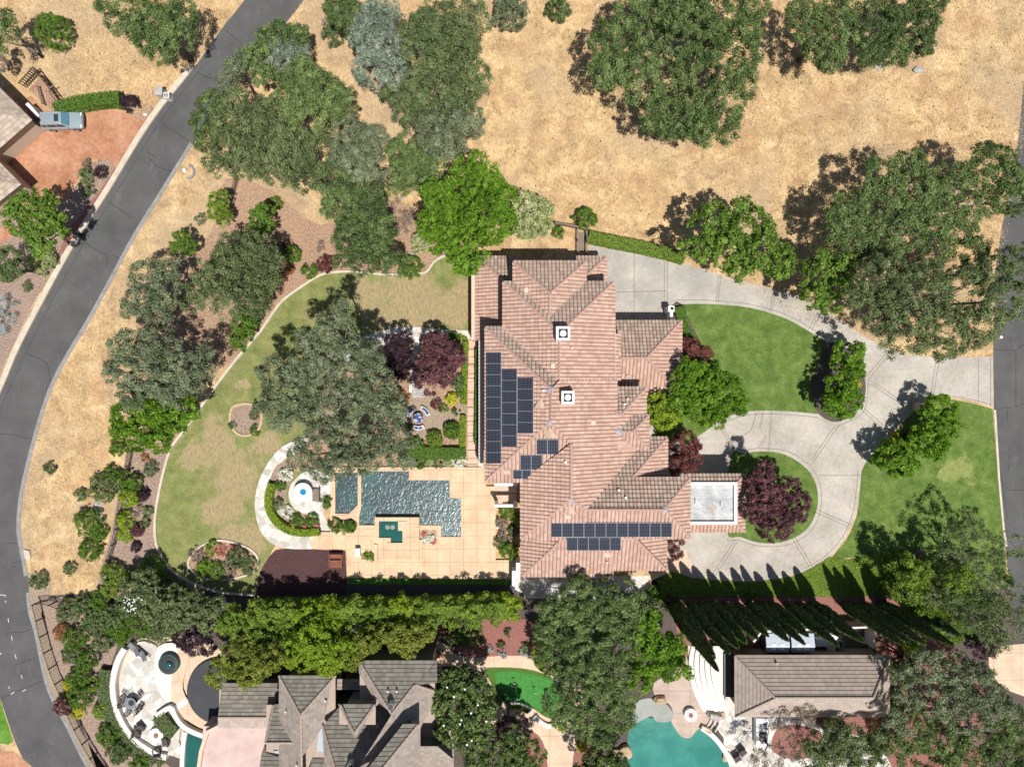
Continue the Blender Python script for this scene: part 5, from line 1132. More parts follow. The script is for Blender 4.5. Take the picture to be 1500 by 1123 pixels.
def shrub(name, u, v, r, mat, label, cat='shrub', kind='shrub', h=None, group=None, lobes=None, sq=1.0):
    rm = r*mpp(.6); h = h or rm*1.5
    L = [(0, 0, h*.5, rm*.93, h*.52)] if not lobes else [((a-u)*mpp(), -(b-v)*mpp(), h*.5, c*mpp()*.93, h*.5) for a, b, c in lobes]
    me = crown_mesh(L, kind, name); o = link(name, me, M[mat]); p = W(u, v, h*.55); o.location = (p.x, p.y, 0); return tag(o, label, cat, group)
def hedge(pts, w, h, mat, label, name='hedge', leaf=.07, dens=260, sm=0, kind=None):
    """clipped hedge: dark inner block skinned with leaves"""
    if sm: pts = smoothpath(pts, sm)
    c = px(pts, h*.8); m = MB(); zz = h*.8
    ribbon(m, pts, w*.86, 0, h*.9, zz=h*.8); org = c[len(c)//2]; org = Vector((org.x, org.y, 0))
    C_ = []; N_ = []
    for a, b in zip(c[:-1], c[1:]):
        L = (b-a).length; t = (b-a).normalized(); n = Vector((-t.y, t.x)); k = max(4, int(L*w*dens)); ks = max(4, int(L*h*dens*.6))
        s = VR.uniform(0, L, k); q = VR.uniform(-w/2, w/2, k); z = h*(1+.0*q)-np.abs(VR.normal(0, .03, k))+.05*np.sin(s*4)*np.cos(q*6)
        C_.append(np.stack([a.x+t.x*s+n.x*q, a.y+t.y*s+n.y*q, z], 1)); nn = np.tile([0, 0, 1.0], (k, 1))+VR.normal(0, .45, (k, 3)); N_.append(nn)
        for sg in (-1, 1):
            s = VR.uniform(0, L, ks); z = VR.uniform(.05, h, ks); o = sg*w/2+VR.normal(0, .03, ks)
            C_.append(np.stack([a.x+t.x*s+n.x*o, a.y+t.y*s+n.y*o, z], 1)); N_.append(np.tile([n.x*sg, n.y*sg, .3], (ks, 1))+VR.normal(0, .45, (ks, 3)))
    C_ = np.concatenate(C_)-np.array(org); N_ = np.concatenate(N_); N_ /= np.linalg.norm(N_, axis=1)[:, None]
    e = empty(name, org, label, 'hedge'); me = quads(C_, N_, VR.uniform(.7, 1.3, len(C_))*leaf, .6, np.clip(VR.normal(.5, .2, len(C_)), 0, 1), 'leaves'); link('leaves', me, M[mat], e)
    m.build('twigs', M['core'], e); return e
# ---------------------------------------------------------------- big trees (photo px lobes)
T = tree
T('oak_tree', [(905,58,38),(893,102,30),(940,22,40),(938,118,32),(950,80,24)], 9, 'oak', 'oak', 'western crown of the big green oak mass at top centre', tr=.3)
T('oak_tree', [(1015,55,52),(1072,72,45),(1050,12,48),(1000,8,42),(1108,6,20),(1100,40,18,-2)], 10.5, 'oak', 'oak', 'large green oak touching the top edge right of centre', tr=.35)
T('oak_tree', [(1000,160,48),(1058,150,42),(962,165,30),(1025,188,28),(1085,120,26),(1065,190,20,-1)], 9.5, 'oak', 'oak', 'lowest rounded oak crown of the top centre group, over dry grass', tr=.3)
T('oak_tree', [(1185,25,30),(1203,62,28),(1232,18,28),(1218,86,18),(1240,60,20)], 8, 'oak', 'oak', 'left and brighter of the two oaks at the top right', tr=.28)
T('oak_tree', [(1290,30,42),(1338,40,38),(1310,76,24),(1362,16,24),(1275,75,20),(1350,65,20)], 8.5, 'darkoak', 'darkoak', 'darker right oak of the pair at the top right', tr=.3)
T('oak_tree', [(1455,240,36),(1402,262,30),(1355,300,30),(1300,285,30),(1250,322,26),(1330,335,30),(1410,330,28),(1375,360,24),(1485,290,26),(1262,290,18),(1440,300,22),(1350,275,28),(1375,320,26),(1280,340,26),(1425,370,26),(1235,305,24),(1228,335,20),(1290,252,24),(1335,238,22),(1250,362,24),(1300,372,24),(1480,262,24)], 8.5, 'openoak', 'oak', 'open branching oak with sunlit grass showing through, above the driveway mouth', bark='greybark', tr=.45, flat=.45)
T('oak_tree', [(1295,405,38),(1345,430,52),(1415,430,46),(1330,485,38),(1388,488,40),(1290,455,30),(1440,475,32),(1455,400,32),(1480,440,30),(1490,380,24),(1260,430,18)], 11.5, 'greyoak', 'olive', 'massive spreading oak shading the driveway beside the east road', bark='greybark', tr=.5)
T('maple_tree', [(1045,325,32),(1095,330,32),(1070,365,34),(1035,362,24),(1108,372,24),(1085,395,18),(1010,360,14),(1125,340,16),(1085,300,14)], 9, 'maple', 'maple', 'large bright green tree at the end of the clipped hedge beside the driveway', tr=.24, bark='greybark')
T('maple_tree', [(1150,382,20),(1138,396,16),(1140,360,12)], 6.5, 'maple', 'maple', 'small bright green tree squeezed between two larger ones beside the driveway', tr=.14, bark='greybark')
T('maple_tree', [(1205,395,30),(1195,430,22),(1232,410,24),(1215,440,18),(1240,385,14)], 8, 'maple', 'maple', 'bright green tree just left of the great spreading oak', tr=.2, bark='greybark')
def young(lobes, label): return T('young_tree', lobes, 5, 'young', 'vivid', label, group='young green trees in the driveway islands', flat=.75, tr=.12)
young([(1245,522,25),(1252,540,16)], 'upper young tree in the dark island bed of the driveway')
young([(1230,570,24),(1238,590,26),(1222,592,16)], 'lower young tree in the dark island bed of the driveway')
young([(1380,604,26),(1385,622,22)], 'top young tree of the three beside the square stucco pillar')
young([(1358,645,25),(1368,650,22)], 'middle young tree of the three on the right lawn')
young([(1312,670,28),(1322,676,22)], 'bottom left young tree of the three on the right lawn')
T('plum_tree', [(1140,735,40),(1115,712,25),(1165,742,24),(1138,765,28),(1112,745,22),(1120,690,14)], 7, 'plum', 'plum', 'round purple leaved tree on the circular lawn island', tr=.2)
T('plum_tree', [(1003,652,22),(1010,672,18),(990,680,15)], 5.5, 'plum', 'redplum', 'reddish purple tree tucked beside the front entrance roof', tr=.15)
T('plum_tree', [(1015,512,15),(1030,520,13),(1005,505,10)], 3.5, 'plum', 'redplum', 'small russet tree at the corner of the garage roof', tr=.1)
T('plum_tree', [(988,797,10),(990,812,9),(997,790,6)], 3.5, 'plum', 'redplum', 'small red tree at the lower right corner of the big house', tr=.08)
T('ornamental_tree', [(1030,562,34),(1062,575,32),(1025,595,28),(1000,562,20),(1048,605,24),(1010,542,16),(1000,590,20),(1075,595,18)], 6.5, 'vivid', 'vivid', 'broad vivid green tree pressed against the east side of the big house', tr=.2)
T('ornamental_tree', [(968,592,20),(972,612,20),(962,605,14),(985,610,14)], 5, 'vivid', 'lime', 'lime green tree between the dormer roofs and the broad green tree', tr=.14)
T('shade_tree', [(690,275,42),(655,315,38),(712,315,40),(680,355,40),(735,290,24),(640,285,24),(715,260,20),(630,330,20),(683,382,22),(650,350,26),(738,325,20),(700,235,14)], 10.5, 'vivid', 'vivid', 'huge vivid green tree at the north west corner of the big house', tr=.35)
T('variegated_shrub', [(772,305,24),(785,325,24),(768,332,18),(795,310,16)], 4, 'hedge', 'cream', 'pale cream green shrub right of the huge vivid green tree', cat='shrub', tr=.1)
# courtyard oak
T('oak_tree', [(490,482,30),(520,530,36),(470,540,34),(452,500,20),(545,575,36),(505,590,36),(545,520,22),(570,600,26),(500,455,14)], 12.5, 'greyoak', 'greyoak', 'tall grey green oak over the flagstone path in the west garden', bark='greybark', tr=.4)
T('oak_tree', [(400,548,26),(428,580,34),(398,590,20),(450,600,26),(410,615,20),(430,545,18)], 11, 'greyoak', 'greyoak', 'western low limb oak overhanging the lawn beside the courtyard', bark='greybark', tr=.35)
T('oak_tree', [(470,650,34),(510,640,34),(545,650,32),(440,670,20),(500,680,26),(575,640,24),(535,675,20),(600,665,18,-2),(470,692,16,-1),(585,675,14)], 11.5, 'greyoak', 'greyoak', 'grey green oak leaning over the pool edge and fountain patio', bark='greybark', tr=.4)
T('plum_tree', [(585,505,20),(588,530,22),(572,540,16),(600,548,14)], 5.5, 'plum', 'darkplum', 'dark purple tree left of the narrow flagstone walk', tr=.14)
T('plum_tree', [(640,505,22),(655,520,24),(632,535,26),(630,560,20),(650,545,18),(672,522,12)], 5.5, 'plum', 'plum', 'spreading purple tree right of the narrow flagstone walk', tr=.15)
# north west woodland
T('blue_conifer', [(552,40,38),(565,70,32),(545,95,30),(530,55,20),(575,105,20),(560,15,26)], 10, 'blue', 'blue', 'blue grey foothill pine at the top of the woodland', tr=.25)
T('blue_conifer', [(412,72,22),(428,88,22),(440,78,14),(405,90,14)], 7, 'blue', 'blue', 'smaller blue grey pine beside the road bend at the upper left', tr=.18)
T('oak_tree', [(398,62,24),(380,85,22),(410,45,16),(435,50,16),(385,110,16)], 7.5, 'hedge', 'darkoak', 'fresh green tree behind the smaller blue pine by the road', tr=.2)
T('oak_tree', [(505,18,26),(520,45,18),(495,8,20)], 8, 'darkoak', 'darkoak', 'dark green oak at the top edge left of the blue pine', tr=.25)
T('oak_tree', [(625,70,44),(665,60,38),(640,25,36),(605,40,24),(690,25,28),(680,75,24)], 10, 'oak', 'olive', 'olive green oak at the top edge right of the blue pine', tr=.35)
T('oak_tree', [(640,125,42),(680,125,34),(610,130,30),(600,165,22),(700,110,20),(575,140,18)], 10, 'oak', 'olive', 'middle olive oak of the woodland above the house', tr=.35)
T('oak_tree', [(655,180,38),(685,175,26),(625,190,24),(665,212,20),(645,215,16)], 9.5, 'oak', 'greyoak', 'lowest olive oak of the column above the huge vivid tree', tr=.3)
T('oak_tree', [(440,115,32),(470,135,34),(425,150,30),(455,165,34),(500,150,26),(445,100,20)], 9, 'oak', 'oak', 'bright olive oak in the middle of the roadside woodland', tr=.3)
T('oak_tree', [(340,175,26),(370,190,30),(330,215,24),(355,235,28),(395,165,26),(345,145,18),(315,240,16),(390,215,24)], 9, 'oak', 'olive', 'ragged oak leaning over the road edge at the upper left', tr=.3)
T('oak_tree', [(308,150,18),(295,178,16),(300,205,16),(322,195,16)], 7, 'openoak', 'oak', 'thin outermost oak reaching over the asphalt', tr=.15)
T('oak_tree', [(345,100,16),(335,118,14),(355,85,12)], 6, 'openoak', 'greyoak', 'thin grey tree touching the road below the bend', tr=.12)
T('oak_tree', [(430,215,32),(465,225,32),(400,245,28),(440,255,26),(480,260,22),(410,200,20)], 9, 'oak', 'olive', 'dense oak at the lower left of the woodland', tr=.3)
T('oak_tree', [(510,200,30),(535,215,26),(520,240,26),(545,245,22),(500,230,20),(550,200,16)], 9, 'greyoak', 'greyoak', 'dusty grey green oak in the heart of the woodland', tr=.28)
T('oak_tree', [(590,225,24),(612,240,28),(588,260,24),(620,265,22),(640,240,16)], 8, 'darkoak', 'oak', 'compact green oak just left of the huge vivid tree', tr=.24)
T('oak_tree', [(500,300,30),(540,320,34),(520,345,32),(555,360,32),(575,385,20),(530,375,26),(560,330,20),(490,285,20),(510,270,20),(545,285,20)], 8.5, 'darkoak', 'darkoak', 'dense dark green evergreen above the curved stone edging', tr=.3)
T('oak_tree', [(225,25,38),(258,50,28),(215,58,22),(190,15,26),(262,18,24),(235,72,20),(155,8,16)], 9, 'oak', 'oak', 'green oak at the top edge above the mailbox', tr=.3)
T('oak_tree', [(165,28,14),(175,45,10)], 6, 'oak', 'olive', 'narrow olive tree at the left of the top edge oak', tr=.12)
T('oak_tree', [(2,40,18),(5,60,14),(10,28,12)], 7, 'oak', 'oak', 'oak cut off by the left edge at the top', tr=.2)
T('oak_tree', [(-2,92,12),(2,75,10)], 4, 'shrub', 'drybrush', 'brown brush at the left edge above the taupe house', cat='shrub', tr=.06)
T('sycamore_tree', [(35,300,20),(70,310,22),(52,330,22),(30,330,20),(75,340,18),(60,358,16),(60,288,14),(88,325,14),(20,310,14)], 8, 'maple', 'maple', 'bright green tree in front of the taupe house at the left edge', tr=.22)
T('evergreen_tree', [(10,378,16),(20,395,14),(8,402,14)], 6, 'darkoak', 'darkoak', 'dark blue green tree at the left edge below the bright one', tr=.15)
# west grove
T('oak_tree', [(340,370,30),(375,365,28),(320,400,30),(355,405,32),(385,400,26),(300,420,26),(335,440,28),(370,440,26),(395,375,18),(285,440,18)], 9, 'oak', 'olive', 'broad olive oak left of the curved stone edging', tr=.32)
T('oak_tree', [(215,405,26),(240,425,28),(205,440,24),(235,455,26),(190,450,14),(250,395,16)], 8, 'greyoak', 'greyoak', 'feathery grey oak on the dry slope beside the road', tr=.24)
T('oak_tree', [(190,510,32),(230,510,34),(215,550,36),(265,545,32),(175,545,24),(290,555,20),(255,575,26),(195,580,22),(300,525,18)], 9.5, 'oak', 'greyoak', 'large dark grey oak above the fresh green tree on the west slope', tr=.32)
T('laurel_tree', [(185,610,24),(215,625,30),(245,615,26),(200,640,22),(232,645,18),(270,600,20),(175,630,14),(215,600,20)], 7, 'vivid', 'vivid', 'fresh green tree at the lower end of the west grove', tr=.2)
T('laurel_tree', [(358,480,18),(350,500,14),(368,462,14)], 5, 'vivid', 'box', 'bright bush tree between the oak and the lawn edging', tr=.12)
T('laurel_tree', [(380,322,16),(372,340,14),(388,308,12)], 5, 'vivid', 'box', 'fresh green small tree above the olive oak', tr=.1)
T('laurel_tree', [(265,350,14),(275,362,12),(258,362,10)], 4, 'shrub', 'box', 'small green tree between the road and the olive oak', tr=.08)
T('laurel_tree', [(320,293,15),(315,310,14),(328,318,12)], 4, 'shrub', 'hedge', 'rounded yellow green bush beside the short wire fence', cat='shrub', tr=.08)
# southern hedge row trees
hl = 'hedge row trees along the lower boundary'
for i, (ls, mt, lb) in enumerate((
    ([(345,905,20),(352,930,22),(330,915,14)], 'hedge', 'leftmost yellow green tree of the hedge row, beside the grey green bushes'),
    ([(378,898,20),(385,925,22),(372,945,18)], 'hedge', 'hedge row tree above the golden tinted one at the left end'),
    ([(412,898,20),(418,925,22),(405,950,18)], 'hedge', 'hedge row tree with a white blossom patch above it'),
    ([(448,898,20),(452,925,22),(445,945,18)], 'lime', 'yellowest tree in the left half of the hedge row'),
    ([(482,895,20),(488,920,22)], 'lime', 'hedge row tree straight above the left gable of the grey house'),
    ([(516,893,20),(522,920,22),(505,940,18)], 'hedge', 'hedge row tree above the gap between the two grey gables'),
    ([(552,893,20),(560,918,22)], 'hedge', 'hedge row tree over the dark notch beside the right grey gable'),
    ([(588,892,20),(595,915,20)], 'lime', 'yellow green tree in the hedge row above the right grey gable'),
    ([(622,892,18),(628,912,18)], 'hedge', 'hedge row tree at the start of the tan path'),
    ([(655,890,16),(660,906,15)], 'hedge', 'hedge row tree above the dark shrub in the red bark bed'),
    ([(688,890,16),(693,904,14)], 'hedge', 'hedge row tree directly above the middle of the red bark bed'),
    ([(718,886,15),(725,900,14)], 'hedge', 'hedge row tree above the right part of the red bark bed'),
    ([(748,882,15),(752,896,13)], 'lime', 'rightmost bright tree of the hedge row, beside the big southern oak'))):
    T('hedge_tree', ls, 5.2 if i < 9 else 4.8, 'hedge', mt, lb, group=hl, tr=.14)
for ls, mt, h, lb in (([(345,965,28),(320,985,20),(365,985,22),(390,965,22)], 'goldhedge', 7, 'golden tinted tree hiding the left end of the grey house roof'),
    ([(440,955,28),(475,965,26),(460,935,22),(500,955,22)], 'lime', 7.5, 'yellow green tree hanging over the eaves of the left grey gable'),
    ([(515,960,20),(535,940,20)], 'goldhedge', 7, 'golden green tree above the notch in the grey roofs'),
    ([(588,935,24),(615,930,20),(600,948,16),(570,930,16)], 'goldhedge', 7, 'golden tree touching the top edge of the right grey gable')):
    T('ash_tree', ls, h, 'hedge', mt, lb, tr=.2)
T('olive_bush', [(215,870,22),(245,885,26),(275,890,26),(300,905,22),(255,905,22),(225,895,20),(315,890,16)], 5, 'hedge', 'olive', 'wide grey green shrub mass left of the hedge row', cat='shrub', tr=.12)
T('oleander_bush', [(195,862,20),(188,885,18),(210,848,16)], 4.5, 'hedge', 'olive', 'tall bush with white blossom left of the grey green mass', cat='shrub', tr=.1)
T('plum_tree', [(285,940,20),(300,930,14),(265,935,12),(305,950,10)], 4.5, 'plum', 'darkplum', 'near black purple tree at the top of the lower left terrace', tr=.12)
# south centre
T('oak_tree', [(850,880,34),(885,885,30),(915,880,28),(835,915,34),(880,920,38),(920,915,30),(805,925,24),(850,858,14),(900,950,30),(812,898,22),(940,890,20)], 8, 'oak', 'oak', 'wide oak just below the south wall of the big house', tr=.35)
T('oak_tree', [(820,965,30),(860,970,36),(900,985,32),(850,1010,36),(885,1020,32),(820,1030,26),(850,1050,30),(905,1050,26),(880,1075,22),(800,950,18),(915,1020,18),(840,1040,20)], 8.5, 'oak', 'oak', 'second large oak between the putting green and the turquoise pool', tr=.35)
T('sycamore_tree', [(945,930,26),(968,955,28),(985,975,24),(950,970,26),(990,945,16),(940,995,18),(1000,985,10),(955,905,14)], 8.5, 'maple', 'vivid', 'fresh green tree at the head of the turquoise pool terrace', tr=.22)
T('citrus_tree', [(800,950,16),(805,975,12),(792,965,10)], 5, 'maple', 'lime', 'lime green tree between the putting green and the oaks', tr=.1)
T('magnolia_tree', [(670,1000,26),(700,1010,24),(660,1035,26),(695,1045,28),(675,1070,26),(705,1075,22),(655,1068,18),(715,1035,14),(685,1090,16)], 8, 'magnolia', 'magnolia', 'glossy dark magnolia with white blooms right of the grey house', tr=.22)
T('mixed_tree', [(750,1085,26),(730,1110,30),(775,1110,24),(700,1120,20),(760,1130,24)], 6, 'plum', 'magnolia', 'dark leaved tree at the bottom edge below the tan path', tr=.18)
T('plum_tree', [(745,1068,16),(760,1060,12),(730,1075,12)], 5.5, 'plum', 'darkplum', 'purple crown at the fork of the tan path', tr=.12)
T('oak_tree', [(880,1120,26),(905,1125,20),(860,1130,20)], 5, 'plum', 'magnolia', 'dark brownish tree at the bottom edge left of the turquoise pool', tr=.15)
# south east
T('birch_tree', [(1420,770,26),(1398,800,22),(1450,800,28),(1410,830,34),(1460,850,30),(1370,850,28),(1480,800,22),(1490,880,26),(1430,880,30)], 6.6, 'wisp', 'olive', 'loose feathery tree with bare white branches at the right edge', bark='greybark', tr=.2, flat=.5)
T('birch_tree', [(1440,900,32),(1480,925,28),(1400,900,26),(1455,940,22),(1370,870,20)], 9, 'wisp', 'olive', 'second feathery bare branched tree below the right lawn', bark='greybark', tr=.25, flat=.5)
T('acacia_tree', [(1340,840,26),(1370,880,26),(1395,920,24),(1330,870,18),(1405,850,22)], 7.5, 'openoak', 'hedge', 'yellow green tree at the right end of the cypress row', tr=.2)
T('oak_tree', [(1355,975,26),(1395,985,32),(1430,1000,32),(1375,1025,32),(1420,1045,34),(1335,1020,20),(1460,1030,26),(1322,990,18),(1316,1060,22)], 8.5, 'halfoak', 'greyoak', 'grey oak over red bark at the right of the pool house', bark='greybark', tr=.35)
T('oak_tree', [(1340,1075,30),(1385,1090,34),(1430,1100,34),(1480,1060,30),(1490,1100,30),(1310,1100,26),(1470,1120,30),(1370,1120,30)], 8, 'halfoak', 'oak', 'grey oak filling the bottom right corner', bark='greybark', tr=.35)
T('oak_tree', [(1215,1090,26),(1245,1085,24),(1190,1110,22),(1230,1115,28),(1265,1105,24),(1285,1085,20),(1225,1075,18)], 7, 'openoak', 'olive', 'thin green tree at the bottom edge below the pool house', bark='greybark', tr=.22)
T('bare_tree', [(1160,1050,16),(1185,1045,14),(1140,1060,12)], 6, 'wisp', 'drybrush', 'bare twiggy tree over red bark below the pool house roof', tr=.18)
T('bare_tree', [(1160,1095,18),(1135,1110,20),(1110,1115,16)], 5, 'wisp', 'drybrush', 'bare tree at the bottom edge right of the pool', tr=.15)
T('yellow_tree', [(1335,945,14),(1345,935,12)], 4, 'shrub', 'lime', 'small yellow green tree at the foot of the rightmost cypresses', tr=.08)
T('plum_tree', [(1436,952,12),(1448,950,10)], 3, 'plum', 'darkplum', 'small dark purple shrub beside the pale path at lower right', cat='shrub', tr=.06)
# ---------------------------------------------------------------- cypress row
def cypress_mesh(seed, N=5200):
    t = VR.beta(1.15, 1.35, N); prof = np.minimum(1, .35+(t/.30)**.8*.65)*np.power(1-t, .55)*1.12
    a = VR.uniform(0, 2*math.pi, N); lump = 1+.10*np.sin(3*a+9*t+seed)+.07*np.sin(7*a-23*t)
    r = prof*lump*VR.uniform(.78, 1.06, N); c = np.stack([r*np.cos(a), r*np.sin(a), t], 1); return c, a
cyp = []
for sd_ in range(3):
    c, a = cypress_mesh(sd_*2.1); c = c*np.array([.78, .78, 13.0]); n = np.stack([np.cos(a), np.sin(a), np.full(len(a), .55)], 1)+VR.normal(0, .4, (len(a), 3)); n /= np.linalg.norm(n, axis=1)[:, None]
    cyp.append(quads(c, n, VR.uniform(.10, .22, len(c)), .55, np.clip(VR.normal(.42, .22, len(c)), 0, 1), 'crown')); cyp[-1].materials.append(M['cypress'])
m = MB(); m.tube([(0, 0, 0), (0, 0, 6), (0, 0, 11.5)], [.46, .40, .06], 8); cyt = m.mesh('trunk'); cyt.materials.append(M['core'])
tips = [(1052,982),(1047,963),(1069,957),(1082,949),(1093,941),(1110,935),(1106,912),(1155,938),(1179,943),(1180,928),(1228,945),(1232,932),(1266,940),(1325,945),(1333,940),(1356,943),(1376,938),(1388,942),(1397,945),(1407,931)]
where = ['leftmost cypress, its tip over the white curved steps', 'second cypress from the left, tip beside the white steps', 'third cypress from the left, beside the first gap of light', 'fourth cypress from the left of the row', 'fifth cypress from the left, before the pool house corner',
 'cypress whose tip meets the corner of the equipment yard', 'shortest cypress of the left half of the row', 'cypress whose tip crosses the left metal shed', 'cypress whose tip crosses the right metal shed', 'shorter cypress just left of the storage box',
 'cypress pointing at the tan filter box', 'cypress pointing at the white water tank', 'lone cypress over the right end of the equipment yard', 'cypress at the left side of the dense right cluster', 'second cypress of the dense right cluster',
 'third cypress of the dense right cluster', 'middle cypress of the dense right cluster', 'fifth cypress of the dense right cluster', 'cypress reaching farthest into the grey oak at right', 'rightmost cypress, ending beside the yellow green tree']
for i, ((u, v), lb) in enumerate(zip(tips, where)):
    ratio = (v-561.5)/(884-561.5); hh = H*(1-1/ratio); X = (u-750)/ratio+750; b = W(X, 884)
    hh = max(9.5, hh); e = empty('cypress_tree', b, 'tall narrow dark %s' % lb, 'cypress', 'row of slender cypresses', VR.uniform(0, 6))
    k = (.95 if i < 6 else .84)*(.9+.2*VR.random())
    for nm, me in (('crown', cyp[i % 3]), ('trunk', cyt)): o = link(nm, me, None, e); o.scale = (k*(.8 if nm == 'trunk' else 1), k*(.8 if nm == 'trunk' else 1), hh/13.0)
# ---------------------------------------------------------------- clipped hedges
hedge([(862,346),(885,351),(915,357),(945,363),(975,370),(1003,378)], 1.15, 1.3, 'hedge', 'long clipped hedge along the top of the garage court', sm=3)
hedge([(80,160),(100,154),(125,148),(150,145),(176,143)], 1.25, 1.5, 'box', 'clipped green hedge behind the parked car', sm=2)
hedge([(682,500),(681,540),(679.5,592)], .55, .6, 'lime', 'bright clipped hedge beside the sandstone walk, upper length')
hedge([(678.5,608),(677.5,640),(677,656)], .55, .6, 'lime', 'bright clipped hedge beside the sandstone walk, lower length')
hedge([(592,663),(625,663),(655,664),(682,664)], 1.2, .8, 'box', 'deep green hedge crossing the courtyard above the pool deck')
hedge([(699,512),(699,560),(698.5,610),(697.5,650)], .35, 1.2, 'box', 'narrow dark hedge strip against the white veranda beam')
hedge([(657,490),(672,492),(684,497)], .35, .4, 'lime', 'little grass green hedge under the white path')
hedge([(398,708),(394,722),(393,738),(397,752),(406,765),(418,774),(432,779),(450,780),(468,778)], .75, .8, 'lime', 'curved bright box hedge round the flower bed by the fountain', sm=3)
hedge([(232,1047),(238,1056),(246,1066),(256,1074)], 1.5, .9, 'olive', 'boxwood block behind the short white wall near the fire pit')
hedge([(155,980),(152,1010),(158,1040),(172,1070),(195,1095),(225,1118)], 1.3, .8, 'olive', 'low brownish green hedge outside the curved terrace wall', sm=3)
hedge([(745,1034),(760,1035),(775,1042)], .5, .4, 'lime', 'short hedge below the white putting green wall')
hedge([(995,449),(1000,470),(1008,492),(1018,505)], 1.0, .6, 'box', 'low dark green border between the garage pillar and front lawn', sm=2)
hedge([(372,897),(440,896),(500,895),(560,894),(620,893),(680,890),(742,886)], 1.0, 4.3, 'hedge', 'tall dense hedge wall shading the grass strip below the pool deck', sm=2, dens=200, leaf=.09)
